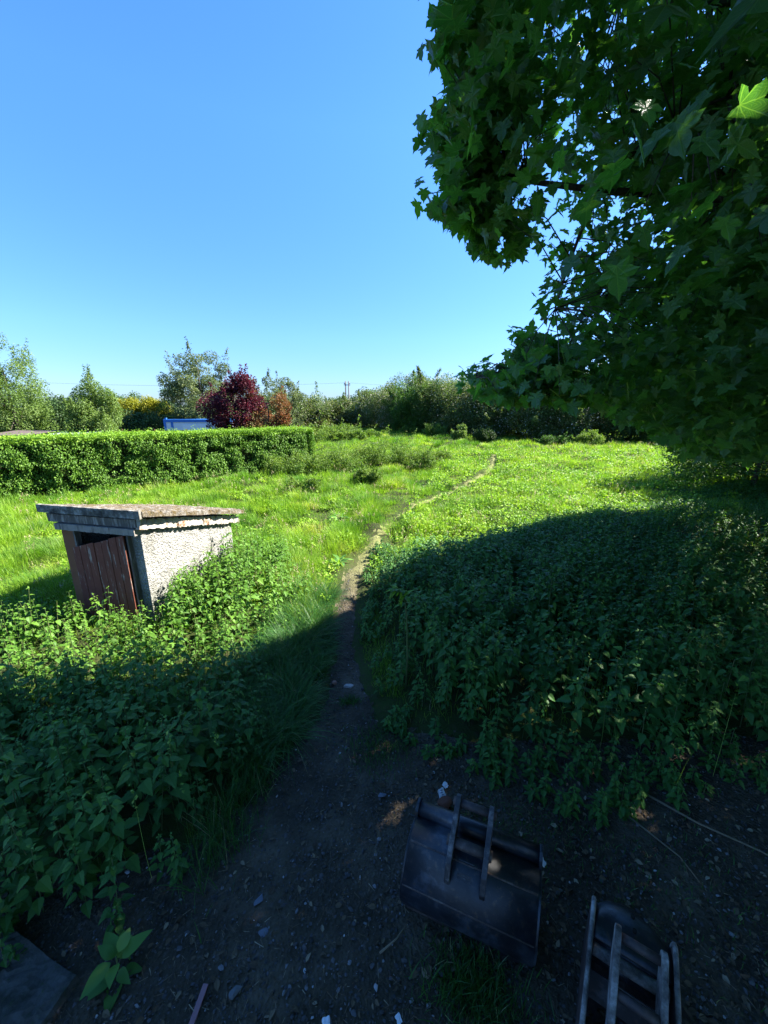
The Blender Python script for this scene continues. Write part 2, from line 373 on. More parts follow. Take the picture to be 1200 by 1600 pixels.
for (p, q) in (((1.19, WY0), (1.19, WY0+.1)), ((1.19, WY0+.1), (WX1-.1, WY0+.1)), ((WX1-.1, WY0+.1), (WX1-.1, WY1-.1)), ((WX1-.1, WY1-.1), (WX0+.1, WY1-.1)), ((WX0+.1, WY1-.1), (WX0+.1, WY0))):
    g.add([(p[0], p[1], -.2), (q[0], q[1], -.2), (q[0], q[1], roofz(q[1])), (p[0], p[1], roofz(p[1]))], [0, 1, 2, 3], [4])
g.build('wall', M_PEB, shed, smooth=False)
# roof: ribbed sheet with ragged edges
nu, nv = 90, 110
U, Vv = np.meshgrid(np.linspace(0, 1, nu), np.linspace(0, 1, nv))
rr = np.random.RandomState(5)
lx = U*1.45; ly = .012+Vv*1.90
rag = .030*sn(Vv*1.9, Vv*0, .33, 5, 3)*(U > .99)
lx = lx+rag-.004*(U < .01)
rib = .012*np.abs(np.sin(ly*math.pi/.105))*1.0
bmp = rib+.010*sn(lx, ly, .25, 8, 3)+rr.uniform(-.005, .005, lx.shape)
top = roofz(ly)+.088+bmp-.02*(U > .985)*rr.uniform(0, 1, lx.shape)
bot = roofz(ly)+.035+.004*sn(lx, ly, .3, 9, 2)
g = Geo(); n_ = nu*nv
Vt = np.concatenate([np.stack([lx, ly, top], -1).reshape(-1, 3), np.stack([lx, ly, bot], -1).reshape(-1, 3)])
i, j = np.meshgrid(np.arange(nv-1), np.arange(nu-1), indexing='ij'); i = i.ravel(); j = j.ravel()
q = np.stack([i*nu+j, i*nu+j+1, (i+1)*nu+j+1, (i+1)*nu+j], -1)
loops = [q.ravel(), (q[:, ::-1]+n_).ravel()]
def side(idx): a = idx[:-1]; c_ = idx[1:]; return np.stack([a, a+n_, c_+n_, c_], -1).ravel()
id_ = np.arange(n_).reshape(nv, nu)
loops += [side(id_[0]), side(id_[-1][::-1]), side(id_[:, 0][::-1]), side(id_[:, -1])]
loops = np.concatenate(loops); g.add(Vt, loops, np.full(len(loops)//4, 4)); roof = g.build('roof', M_ROOF, shed, smooth=False)
# front fascia slab, beams
def noisy_box(name, x0, x1, y0, y1, z0, z1, mat, parent, amp=.004, seed=0, zs=0, step=.03):
    bm = bmesh.new(); vs = box(bm, x0, x1, y0, y1, z0, z1)
    L = max(x1-x0, y1-y0); k = int(L/step)
    ax = 0 if x1-x0 > y1-y0 else 1
    es = [e for e in bm.edges if abs(abs((e.verts[0].co-e.verts[1].co)[ax])-L) < 1e-5]
    bmesh.ops.subdivide_edges(bm, edges=es, cuts=k, use_grid_fill=True)
    r_ = random.Random(seed)
    for v in bm.verts:
        v.co += Vector((r_.uniform(-amp, amp), r_.uniform(-amp, amp), r_.uniform(-amp, amp)))
        if ax == 1: v.co.z -= zs*(v.co.y-y0)
    return bmobj(name, bm, mat, parent)
noisy_box('fascia', -.01, 1.445, -.022, .010, 1.325, 1.418, M_CONC, shed, .0015, 1)
noisy_box('beam', .06, 1.33, .02, .078, 1.205, 1.300, M_WOODG, shed, .003, 2)
noisy_box('lintel', .17, 1.315, -.002, .10, 1.115, 1.19, M_WOODP, shed, .003, 3)
g_ = noisy_box('side_beam', WX1+.012, WX1+.060, .04, 1.86, 1.185, 1.305, M_REND, shed, .013, 4, RS)
# left board beside the door, door frame, door
bm = bmesh.new(); box(bm, .19, .395, .052, .075, -.1, 1.112); bmobj('side_panel', bm, M_PANEL, shed, bevel=.003)
for a, c_ in ((.40, .425), (1.163, 1.188)): bm = bmesh.new(); box(bm, a, c_, .02, .09, -.1, 1.112); bmobj('door_post', bm, M_WOODG, shed, bevel=.003)
bm = bmesh.new(); npl = 7; x0, x1 = .375, 1.155; ws = (x1-x0)/npl
r_ = random.Random(3)
for k in range(npl):
    a = x0+k*ws+.004; c_ = x0+(k+1)*ws-.004
    ta = .905+(a-x0)/(x1-x0)*.20; tb = .905+(c_-x0)/(x1-x0)*.20; dz = r_.uniform(-.008, .008); yy = .004+r_.uniform(-.003, .003)
    vs = box(bm, a, c_, yy-.010, yy+.010, .02, 1)
    for v in vs[4:]: v.co.z = (ta if abs(v.co.x-a) < 1e-4 else tb)+dz
door = bmobj('door', bm, M_DOOR, shed, bevel=.002)
for z_ in (.25, .75): bm = bmesh.new(); box(bm, .39, 1.14, .016, .034, z_, z_+.08); bmobj('batten', bm, M_WOODG, door)
bm = bmesh.new(); box(bm, WX0+.1, WX1-.1, .3, WY1-.1, -.05, .02); bmobj('floor_slab', bm, M_CONC, shed)

# ------------------------------------------------------------------ digger buckets
b = NB('worn_blue_black_steel')
n1 = b.noise(5, 6, .65); n2 = b.noise(40, 4, .7); n3 = b.noise(2, 3)
c = b.ramp(n1, [(.35, (.008, .009, .011)), (.52, (.018, .022, .029)), (.68, (.10, .12, .15))])
c = b.mix(b.n('ShaderNodeMapRange', {0: n2, 1: .56, 2: .70}).outputs[0], c, (.07, .045, .03))
c = b.mix(b.n('ShaderNodeMapRange', {0: n3, 1: .55, 2: .75, 4: .6}).outputs[0], c, (.05, .035, .028))
M_STEEL = b.out(b.bsdf(c, b.n('ShaderNodeMapRange', {0: n1, 3: .48, 4: .30}).outputs[0], .6, .3, bump=n2, bstr=.35, bdist=.004))
b = NB('rusty_mud_steel')
n1 = b.noise(12, 6, .7); n2 = b.noise(60, 3, .7)
c = b.ramp(n1, [(.36, (.05, .042, .036)), (.50, (.15, .135, .12)), (.66, (.34, .32, .30))])
M_RUST = b.out(b.bsdf(c, .8, .3, .1, bump=b.math('ADD', n1, n2), bstr=.6, bdist=.006))
b = NB('dark_rust'); n1 = b.noise(14, 5, .7)
c = b.ramp(n1, [(.36, (.030, .026, .028)), (.55, (.08, .055, .045)), (.7, (.15, .12, .10))])
M_DRUST = b.out(b.bsdf(c, .65, .4, .2, bump=n1, bstr=.4, bdist=.004))
def shell(bm, prof, W, th=.008):
    P = [Vector((0, u, z)) for u, z in prof]; n = len(P); N = []
    for i in range(n):
        t = (P[min(i+1, n-1)]-P[max(i-1, 0)]).normalized(); N.append(Vector((0, -t.z, t.y)))
    ro = []
    for xx in (0, W):
        ro.append([bm.verts.new(P[i]+Vector((xx, 0, 0))+N[i]*th*.5) for i in range(n)]); ro.append([bm.verts.new(P[i]+Vector((xx, 0, 0))-N[i]*th*.5) for i in range(n)])
    a, c_, d, e = ro
    for i in range(n-1):
        bm.faces.new([a[i], a[i+1], d[i+1], d[i]]); bm.faces.new([c_[i], e[i], e[i+1], c_[i+1]])
        bm.faces.new([a[i], c_[i], c_[i+1], a[i+1]]); bm.faces.new([d[i], d[i+1], e[i+1], e[i]])
    bm.faces.new([a[0], d[0], e[0], c_[0]]); bm.faces.new([a[-1], c_[-1], e[-1], d[-1]])
def plate(bm, prof, x, th):
    A = [bm.verts.new((x-th/2, u, z)) for u, z in prof]; B = [bm.verts.new((x+th/2, u, z)) for u, z in prof]
    bm.faces.new(A[::-1]); bm.faces.new(B); n = len(A)
    for i in range(n): bm.faces.new([A[i], A[(i+1) % n], B[(i+1) % n], B[i]])
def cyl(bm, x0, x1, u, z, r, k=18):
    rings = []
    for xx in (x0, x1): rings.append([bm.verts.new((xx, u+r*math.cos(2*math.pi*i/k), z+r*math.sin(2*math.pi*i/k))) for i in range(k)])
    for i in range(k): bm.faces.new([rings[0][i], rings[0][(i+1) % k], rings[1][(i+1) % k], rings[1][i]])
    bm.faces.new(rings[0][::-1]); bm.faces.new(rings[1])
def arc(c, r, a0, a1, n): return [(c[0]+r*math.cos(R(a0+(a1-a0)*i/(n-1))), c[1]+r*math.sin(R(a0+(a1-a0)*i/(n-1)))) for i in range(n)]
def smoothprof(p, n=5):
    out = []
    P = [np.array(x, float) for x in p]; P = [2*P[0]-P[1]]+P+[2*P[-1]-P[-2]]
    for i in range(1, len(P)-2):
        for k in range(n):
            t = k/n; out.append(tuple(.5*((2*P[i])+(-P[i-1]+P[i+1])*t+(2*P[i-1]-5*P[i]+4*P[i+1]-P[i+2])*t*t+(-P[i-1]+3*P[i]-3*P[i+1]+P[i+2])*t**3)))
    out.append(tuple(P[-2])); return out
b = NB('worn_lug_steel'); n1 = b.noise(18, 6, .7); n2 = b.noise(4, 3)
c = b.ramp(n1, [(.36, (.018, .018, .022)), (.52, (.05, .045, .045)), (.68, (.19, .17, .16))])
M_LUG = b.out(b.bsdf(c, .5, .5, .3, bump=n1, bstr=.4, bdist=.004))
# bucket one: x along the width, y (u) = away from the camera, origin at the near left foot
ax1 = math.atan2(-.24, .585)
BW = .63
bk = thing('digger_bucket', 'wide blue black excavator bucket lying mouth down with two hinge plates on its back', 'digger bucket', (.095, 1.40, float(soilz(.3, 1.3))), ax1)
prof1 = smoothprof([(.25, .325), (.17, .345), (.09, .325), (.012, .235), (-.025, .12), (.02, .0)])
bm = bmesh.new(); shell(bm, prof1, BW); bmobj('back_plate', bm, M_STEEL, bk, smooth=True)
bm = bmesh.new(); cyl(bm, .0, BW, .278, .346, .040); bmobj('lip_tube', bm, M_STEEL, bk, smooth=True)
sp = [(.325, .36), (.30, .392), (.262, .392), (.235, .365)]+[(u+.006, z-.006) for u, z in prof1[2:]]+[(.06, -.02), (.30, .05), (.36, .20), (.335, .33)]
for xx in (-.004, BW+.004):
    bm = bmesh.new(); plate(bm, sp, xx, .016); bmobj('side_plate', bm, M_STEEL, bk, bevel=.003)
for t_ in (9, 17):                      # weld seams and the cutting edge
    u, z = prof1[t_]; bm = bmesh.new(); cyl(bm, .004, BW-.004, u-.002, z+.002, .005, 8); bmobj('weld_seam', bm, M_DRUST, bk, smooth=True)
bm = bmesh.new(); plate(bm, [(.012, -.02), (.03, -.02), (.012, .075), (-.006, .075)], BW/2, BW-.03); bmobj('cutting_edge', bm, M_DRUST, bk)
for xx in (.215, .385):
    e = [(.03, .25), (.022, .30), (.05, .37), (.11, .43), (.17, .475), (.225, .525)]+arc((.262, .510), .036, 110, -60, 8)+[(.262, .44), (.245, .40), (.20, .345), (.12, .315), (.06, .265)]
    bm = bmesh.new(); plate(bm, e, xx, .026); bmobj('hinge_plate', bm, M_LUG, bk, bevel=.003)
for (u, z, r_x) in ((.262, .510, .020), (.135, .405, .024)):
    bm = bmesh.new(); cyl(bm, .19, .41, u, z, r_x); bmobj('pin', bm, M_DRUST, bk, smooth=True)
bm = bmesh.new(); plate(bm, [(.052, .294), (.112, .338), (.110, .343), (.050, .299)], .295, .075); dp = bmobj('data_plate', bm, M_LUG, bk)
bm = bmesh.new()
for k in range(6):
    u0 = .060+k*.008; z0 = .305+k*.0056; plate(bm, [(u0, z0), (u0+.003, z0+.002), (u0+.002, z0+.004), (u0-.001, z0+.002)], .295+(.004 if k % 2 else -.003), .064-.012*(k % 3))
bmobj('raised_line', bm, M_DRUST, dp)

# bucket two: narrow, tipped the other way, worn pale rims
ax2 = math.atan2(-.17, .27)
b2 = thing('digger_bucket', 'narrow rusty excavator bucket with pale worn rims beside the wide one', 'digger bucket', (.735, .87, float(soilz(.8, 1.0))), ax2)
BW2 = .285
prof2 = smoothprof([(.40, .02), (.475, .10), (.50, .20), (.465, .285), (.39, .325), (.30, .30)])
bm = bmesh.new(); shell(bm, prof2, BW2); bmobj('back_plate', bm, M_STEEL, b2, smooth=True)
bm = bmesh.new(); shell(bm, [(.405, .015), (.2, -.005), (.0, -.01), (-.06, .0)], BW2); bmobj('floor_plate', bm, M_DRUST, b2)
bm = bmesh.new(); rows = []
for a_ in range(9):                       # upper plate with a rounded far edge
    t = a_/8; rows.append([bm.verts.new((BW2*c_/14, .30+t*(.13+.085*math.sin(math.pi*(c_/14)**.85)**.7), .325+.03*math.sin(t*2.4)-.05*t*t)) for c_ in range(15)])
for a_ in range(8):
    for c_ in range(14): bm.faces.new([rows[a_][c_], rows[a_][c_+1], rows[a_+1][c_+1], rows[a_+1][c_]])
up = bmobj('upper_plate', bm, M_STEEL, b2, smooth=True); md = up.modifiers.new('thick', 'SOLIDIFY'); md.thickness = .012
for (a_, c_) in ((.145, .45), (.15, .39)):  # dark discs coloured like the shade inside bolt holes; nothing is drilled
    bm = bmesh.new(); ring = [bm.verts.new((a_+.008*math.cos(k*.524), c_+.008*math.sin(k*.524), .358-.16*(c_-.36))) for k in range(12)]; bm.faces.new(ring)
    h_ = bmobj('bolt_hole_disc', bm, M_DARK, up); md = h_.modifiers.new('thick', 'SOLIDIFY'); md.thickness = .012
bm = bmesh.new(); cyl(bm, .01, BW2-.01, .285, .285, .024); bmobj('lip_tube', bm, M_RUST, b2, smooth=True)
bm = bmesh.new(); plate(bm, [(.20, .15), (.235, .245), (.225, .255), (.185, .16)], BW2/2, BW2-.02); bmobj('inner_brace', bm, M_STEEL, b2)
s2 = [(-.08, .0), (-.09, .22), (.10, .31), (.30, .35), (.42, .362), (.45, .30), (.47, .20), (.46, .08), (.40, .0)]
for xx in (-.006, BW2+.006):
    bm = bmesh.new(); plate(bm, s2, xx, .012); bmobj('side_plate', bm, M_DRUST, b2, bevel=.002)
    bm = bmesh.new(); g = Geo()
    tube(g, [(xx, u, z) for u, z in smoothprof(s2[1:6], 6)], .0095, 6); g.build('worn_rim', M_RUST, b2)
for xx in (.08, .235):
    e = [(-.04, .22), (-.04, .27), (.06, .36), (.16, .42), (.24, .455)]+arc((.285, .435), .036, 100, -60, 7)+[(.28, .36), (.22, .31), (.12, .28), (.05, .23)]
    bm = bmesh.new(); plate(bm, e, xx, .022); bmobj('hinge_plate', bm, M_RUST, b2, bevel=.004)
for (u, z) in ((.285, .435), (.13, .375)):
    bm = bmesh.new(); cyl(bm, .07, .25, u, z, .017); bmobj('pin', bm, M_DRUST, b2, smooth=True)
for (xx, u) in ((.10, .465), (.19, .47), (.26, .44)):
    pass

# ------------------------------------------------------------------ grass
M_GRASS = foliage('meadow_grass', [(0, (.07, .18, .014)), (.45, (.20, .35, .018)), (.85, (.32, .44, .035)), (.93, (.36, .45, .06)), (.97, (.42, .37, .17))], trans=.45, rough=.5, spec=.25,
                  patch=(.55, .72, 1.1), patch_scale=.45, patch2=(1.35, 1.02, 2.6))
def blade(lean):
    V = []; F = []
    for k, (t, wd) in enumerate(((0, .5), (.35, .45), (.7, .3))):
        V += [(-wd, lean*t**2, t*(1-.25*lean*t)), (wd, lean*t**2, t*(1-.25*lean*t))]
    V.append((0, lean, 1-.25*lean)); return V, [(0, 1, 3, 2), (2, 3, 5, 4), (4, 5, 6)]
BL = [blade(l) for l in (.15, .45, .85)]
def plant_mask(x, y):
    return ~(inpoly(x, y, SHEDPOLY))
def hedge_sd(x, y):
    a = (x-HA[0])*HDIR[0]+(y-HA[1])*HDIR[1]; s = (x-HA[0])*HN[0]+(y-HA[1])*HN[1]; return a, s
def scatter_grass(g, x, y, h, wd, seed, lean=None, tone=None):
    r = np.random.RandomState(seed); n = len(x); z = hz(x, y)-.01+.055*sst(dirt(x, y), 0, .12)
    pos = np.stack([x, y, z], -1); yaw = r.uniform(0, 6.28, n); pit = r.normal(0, .22, n)
    rnd = np.clip(r.beta(2.2, 2.2, n)*.9+(.0 if tone is None else tone), 0, .93); dry = r.uniform(size=n) < .03; rnd[dry] = r.uniform(.95, 1, dry.sum())
    rot = rotm(yaw, pit, r.normal(0, .15, n)); sc = np.stack([wd, h, h], -1)
    kk = r.choice(3, n, p=[.35, .4, .25]) if lean is None else np.full(n, lean)
    for k in range(3):
        m = kk == k; g.inst(BL[k], pos[m], rot[m], sc[m], rnd[m])
def sample_view(n, d0, d1, seed, p=-.5):
    """plan points in the view wedge, density ~ D^(p-1)"""
    r = np.random.RandomState(seed); q = p+1
    D = (d0**q+(d1**q-d0**q)*r.uniform(size=n))**(1/q); X = r.uniform(-1.12, 1.12, n)*D
    return X, D
g = Geo()
X, Y = sample_view(720000, 2.6, 62, 1)
d = dirt(X, Y); a_, s_ = hedge_sd(X, Y)
inbed = (sdf(X, Y, BED_R) > .25) & (Y < 8.5); inbedl = (sdf(X, Y, BED_L) > .12) | (sdf(X, Y, BED_S) > .15)
rr = np.random.RandomState(2); u = rr.uniform(size=len(X))
behind = (s_ > -.1) & (X < -.2*Y+.2)
keep = ((d < -.02-.05*rr.uniform(size=len(X))) | ((Y > 6.2) & (rr.uniform(size=len(X)) < .55+.25*sn(X, Y, 1.5, 55, 2)))) & ~(inbed & (u > .12)) & ~(inbedl & (u > .15)) & plant_mask(X, Y) & ~behind
keep &= ~((Y < 2.9) & (X > -.2) & (X < 5)) | (u < .08)
# worn, thinner turf next to the path further out
X, Y, d = X[keep], Y[keep], d[keep]
tuft = sst(sn(X, Y, 1.3, 31, 3), -.1, .9); big = sst(sn(X, Y, 4.5, 32, 2), -.2, .8)
D = np.hypot(X, Y); near_path = sst(-path_sd(X, Y), .0, .45)
right = sst(X-(.2+Y*.26), 0, 1.5)
h = (.06+.17*tuft**1.5+.10*big)*(.25+.75*near_path)*np.where(d > -.02, .45, 1)*np.random.RandomState(4).uniform(.6, 1.35, len(X))*(1+.012*D)
wd = .0042*(np.maximum(D, 4)/5)**.85*np.random.RandomState(5).uniform(.7, 1.3, len(X))
scatter_grass(g, X, Y, h, wd, 6, tone=.10*right-.14*tuft*(1-right))
# tussocks
rr = np.random.RandomState(77); n_ = 2600; TD = 4.8+(38-4.8)*rr.uniform(size=n_)**1.5; TX = rr.uniform(-1.05, .95, n_)*TD
lft = sst(.27*TD-TX-.8, 0, 2); k = (dirt(TX, TD) < -.25) & plant_mask(TX, TD) & ~((hedge_sd(TX, TD)[1] > -.3) & (TX < -2.6)) & (rr.uniform(size=n_) < .25+.75*lft) & ((sdf(TX, TD, BED_R) < 0)); TX, TD, lft = TX[k], TD[k], lft[k]
for j in range(len(TX)):
    rad = rr.uniform(.10, .36)*(1+TD[j]*.02); hh = rad*rr.uniform(.45, .85)+.06; m = int(np.clip(90+900*rad/(1+TD[j]*.12), 60, 240)); a = rr.uniform(0, 6.28, m); q = rad*np.sqrt(rr.uniform(0, 1, m))
    X = TX[j]+np.cos(a)*q; Y = TD[j]+np.sin(a)*q; z = hz(X, Y)-.01; pr = np.sqrt(np.clip(1-(q/rad)**2, 0.05, 1)); H = hh*(.45+.6*pr)*rr.uniform(.7, 1.2, m)
    tone = rr.choice([.05, .18, .35, .6], p=[.3, .25, .25, .2]); straw = rr.uniform() < .07
    rnd = np.clip(tone+rr.uniform(-.05, .25, m), 0, .92) if not straw else np.clip(rr.uniform(.75, 1, m), 0, 1)
    wdt = .0046*(max(TD[j], 4)/5)**.85*rr.uniform(.7, 1.3, m)
    g.inst(BL[rr.randint(0, 3)], np.stack([X, Y, z], -1), rotm(a-1.57+rr.normal(0, 1.0, m), -(q/rad)*.35+rr.normal(0, .2, m)), np.stack([wdt, H, H], -1), rnd)
# tall grass arching over the left side of the path and along the left bed
rr = np.random.RandomState(8)
STRIP = [(-.72, 4.9), (-.66, 4.2), (-.62, 3.5), (-.62, 2.9), (-.72, 2.5), (-.95, 2.15), (-1.35, 2.2), (-1.3, 3.3), (-1.15, 4.9)]
ctr = np.stack([rr.uniform(-1.5, -.6, 1600), rr.uniform(2.1, 5, 1600)], -1); ctr = ctr[inpoly(ctr[:, 0], ctr[:, 1], STRIP)][:170]
gl_ = Geo()
for (cx, cy) in ctr:
    m = 75; a = rr.uniform(0, 6.28, m); q = rr.uniform(0, .05, m); hh = rr.uniform(.20, .42)*(1-.45*sst(cx, -.8, -.6)); X = cx+np.cos(a)*q; Y = cy+np.sin(a)*q; lean_a = a-1.57+rr.normal(0, .5, m)
    H = hh*rr.uniform(.6, 1.25, m); gl_.inst(BL[rr.randint(1, 3)], np.stack([X, Y, hz(X, Y)-.01], -1), rotm(lean_a, -rr.uniform(.05, .75, m)), np.stack([rr.uniform(.0035, .0065, m), H, H], -1), np.clip(rr.beta(2, 3, m)+rr.uniform(-.1, .2), 0, 1))
# small tufts on the yard
for (cx, cy, sx_, sy_, n_, hh) in ((-.03, 2.38, .14, .12, 800, .06), (.45, 1.02, .10, .10, 650, .09), (.36, 1.12, .09, .07, 700, .09), (-.98, 1.75, .09, .14, 420, .24), (-.9, 2.05, .07, .07, 260, .2), (.95, 1.75, .25, .12, 260, .05), (.62, 1.85, .2, .06, 200, .05),
                                 (-.3, 2.85, .05, .03, 250, .05), (1.6, 1.5, .4, .25, 500, .05)):
    X = rr.normal(cx, sx_, n_); Y = rr.normal(cy, sy_, n_)
    scatter_grass(gl_, X, Y, hh*rr.uniform(.4, 1.2, n_), rr.uniform(.0028, .005, n_), int(n_+cx*10), tone=-.1)
M_LUSH_SHADE = foliage('lush_shaded_grass', [(0, (.018, .065, .016)), (.5, (.04, .13, .02)), (.9, (.08, .20, .03)), (1, (.25, .23, .12))], trans=.35, rough=.45, spec=.3)  # lush green made darker still; the path-side shade is put into the colour
tag(gl_.build('long_grass', M_LUSH_SHADE), 'long dark green grass arching over the left edge of the path', 'grass', kind='stuff')
gs = g.build('grass', M_GRASS); tag(gs, 'bright green meadow grass in tufts and tall blades beside the trodden path', 'grass', kind='stuff')

# ------------------------------------------------------------------ nettles
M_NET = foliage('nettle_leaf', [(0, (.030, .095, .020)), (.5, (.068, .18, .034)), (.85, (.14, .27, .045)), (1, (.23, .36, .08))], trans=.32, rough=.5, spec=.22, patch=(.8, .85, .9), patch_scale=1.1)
M_STEM = foliage('green_stem', [(0, (.05, .10, .03)), (1, (.12, .14, .05))], trans=.1)
def nettles(name, label, poly, dens, hfun, seed, lod=7.0, mat=None, lsz=1.0):
    r = np.random.RandomState(seed); P = np.array(poly); x0, y0 = P.min(0); x1, y1 = P.max(0)
    n = int((x1-x0)*(y1-y0)*dens); X = r.uniform(x0, x1, n); Y = r.uniform(y0, y1, n); D = np.hypot(X, Y)
    s = sdf(X, Y, poly)+.08*sn(X, Y, .8, seed+1, 2)
    k = (s > .02) & (X < 1.15*Y+.6) & (X > -1.15*Y-.6) & ~inpoly(X, Y, SHEDPOLY) & (r.uniform(size=n) < np.clip(1.4-D*.045, .45, 1)); X, Y, s, D = X[k], Y[k], s[k], D[k]
    H = hfun(X, Y, s)*r.uniform(.62, 1.12, len(X))*np.where(r.uniform(size=len(X)) < .07, 1.3, 1.0); H = np.maximum(H, .12)
    Z = hz(X, Y); yaw0 = r.uniform(0, 6.28, len(X)); la = r.uniform(0, 6.28, len(X)); lm = r.uniform(0, .16, len(X))
    # plants on the rim lean outward
    g = Geo(); gl = Geo(); NN = 8
    ptn = np.clip(r.beta(2, 2, len(X)), 0, 1)
    for j in range(NN):
        t = .22+.78*j/(NN-1); hgt = H*t; bx = X+np.cos(la)*lm*H*t*t; by = Y+np.sin(la)*lm*H*t*t
        size = lsz*(.112*(1-t)**.55*1.0+.028)*np.clip(H/.55, .5, 1.1)
        if j < 2: size = size*.8
        for sgn in (0, 1, 2, 3) if j > 4 else (0, 1):
            yw = yaw0+(j % 2)*1.57+sgn*(3.14 if sgn < 2 else 1.57)+(1.57 if sgn >= 2 else 0)+r.normal(0, .25, len(X))
            sz = size*r.uniform(.75, 1.25, len(X))*(1 if sgn < 2 else .75)
            pet = sz*.35; pos = np.stack([bx-np.sin(yw)*pet, by+np.cos(yw)*pet, Z+hgt+pet*.3], -1)
            pit = r.normal(-.25 if j < NN-1 else .35, .28, len(X)); rot = rotm(yw, pit, r.normal(0, .25, len(X)))
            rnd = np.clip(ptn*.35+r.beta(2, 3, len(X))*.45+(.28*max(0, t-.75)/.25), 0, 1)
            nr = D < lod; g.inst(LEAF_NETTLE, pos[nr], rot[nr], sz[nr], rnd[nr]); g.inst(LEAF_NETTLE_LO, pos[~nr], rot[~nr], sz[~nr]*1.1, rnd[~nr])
    # stems
    tv = [(-.5, -.3, 0), (.5, -.3, 0), (0, .6, 0), (-.35, -.2, 1), (.35, -.2, 1), (0, .4, 1)]; tf = [(0, 1, 4, 3), (1, 2, 5, 4), (2, 0, 3, 5)]
    nr = D < 6
    gl.inst((tv, tf), np.stack([X, Y, Z], -1)[nr], rotm(la-1.57, -lm)[nr], np.stack([np.full(len(X), .006), np.full(len(X), .006), H], -1)[nr], r.uniform(size=len(X))[nr])
    root = g.build(name, mat or M_NET, smooth=False); tag(root, label, 'nettles', kind='stuff')
    gl.build('stem', M_STEM, root)['kind'] = 'stuff'
    return root
def hR(x, y, s): return (.13+.42*sst(s, -.05, .85)+.11*sn(x, y, 1.3, 44, 3))*(1-.45*sst(np.hypot(x, y), 5, 10))
def hL(x, y, s): return .20+.38*sst(s, .0, .35)+.12*sn(x, y, 1.1, 45, 3)-.1*sst(y, 2.9, 3.3)
def hS(x, y, s): return .20+.26*sst(s, 0, .3)+.14*sn(x, y, .8, 46, 3)+.32*sst(x, -3.0, -2.5)*sst(y, 3.7, 4.1)*(1-sst(x, -1.9, -1.3))
M_NETL = foliage('sun_toned_nettle_leaf', [(0, (.05, .13, .02)), (.5, (.12, .25, .03)), (.85, (.20, .35, .05)), (1, (.30, .42, .09))], trans=.4, rough=.5, spec=.22, patch=(.8, .85, .8), patch_scale=1.1)  # lighter copy of the nettle leaf; sunshine is put into the colour
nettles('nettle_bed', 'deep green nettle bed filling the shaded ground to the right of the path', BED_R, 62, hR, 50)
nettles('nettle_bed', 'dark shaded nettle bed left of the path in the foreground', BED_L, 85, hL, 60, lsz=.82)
nettles('weed_patch', 'sunlit pale green weeds growing round the base of the shed and up its side wall', BED_S, 80, hS, 64, mat=M_NETL, lsz=.72)
# low leafy ground cover beyond the nettles, in the lit meadow right of the path
M_LOW = foliage('meadow_herb', [(0, (.08, .19, .015)), (.6, (.22, .38, .022)), (1, (.33, .47, .05))], trans=.4, rough=.5, patch=(.75, .85, .8), patch_scale=.5)
def herbs(name, label, n, sampler, seed, size, hh, mat, lm=LEAF_NETTLE_LO, cat='plants'):
    r = np.random.RandomState(seed); X, Y = sampler(r, n); Z = hz(X, Y)
    tuft = sst(sn(X, Y, 1.1, seed, 2), -.3, .9); D = np.hypot(X, Y)
    H = hh*(.35+.65*tuft); n = len(X); g = Geo()
    pos = np.stack([X, Y, Z+H*r.uniform(.2, 1.1, n)], -1)
    g.inst(lm, pos, rotm(r.uniform(0, 6.28, n), r.normal(-.15, .45, n), r.normal(0, .4, n)), size*r.uniform(.6, 1.3, n)*(np.maximum(D, 6)/8)**.5, r.uniform(size=n))
    o = g.build(name, mat, smooth=False); tag(o, label, cat, kind='stuff'); return o
def samp_r(r, n):
    D = r.uniform(5.5**.5, 24**.5, n)**2; X = D*r.uniform(-.05, .95, n)
    k = (dirt(X, D) < -.08) & (X > .2+.26*(D-8)) & (sn(X, D, 2.2, 71, 2) > -.55) & ((sdf(X, D, BED_R) < .3) | (D > 8)); return X[k], D[k]
herbs('meadow_plants', 'low leafy weeds catching the sun right of the far path', 75000, samp_r, 72, .055, .30, M_LOW)
def samp_l(r, n):
    D = r.uniform(4.5**.5, 14**.5, n)**2; X = -D*r.uniform(.05, .95, n)
    k = (dirt(X, D) < -.1) & plant_mask(X, D) & (hedge_sd(X, D)[1] < -.1) & (sn(X, D, 1.4, 73, 3) > .15); return X[k], D[k]
herbs('meadow_plants', 'low leafy weeds scattered through the grass left of the far path', 70000, samp_l, 74, .05, .16, M_LOW)

def stalks(name, label, n, fn, seed, hh, mat):
    r = np.random.RandomState(seed); X, Y = fn(r, n); n = len(X); g = Geo(); Z = hz(X, Y); H = hh*r.uniform(.6, 1.15, n); D = np.hypot(X, Y)
    wd = .0022*np.maximum(D/5, 1)**.8; g.inst(BL[0], np.stack([X, Y, Z], -1), rotm(r.uniform(0, 6.28, n), r.normal(0, .12, n)), np.stack([wd, H, H], -1), r.uniform(.3, 1, n))
    for k in range(9):
        t = .78+.24*k/9; g.inst(LEAF_Q, np.stack([X+r.normal(0, .008, n), Y+r.normal(0, .008, n), Z+H*t*.97], -1), rotm(r.uniform(0, 6.28, n), r.normal(.6, .4, n)), .022*r.uniform(.6, 1.3, n)*np.maximum(D/6, 1)**.5, r.uniform(.3, 1, n))
    tag(g.build(name, mat, smooth=False), label, 'grass', kind='stuff')
M_STRAW = foliage('straw', [(0, (.12, .11, .05)), (.6, (.30, .26, .14)), (1, (.42, .37, .22))], trans=.3)
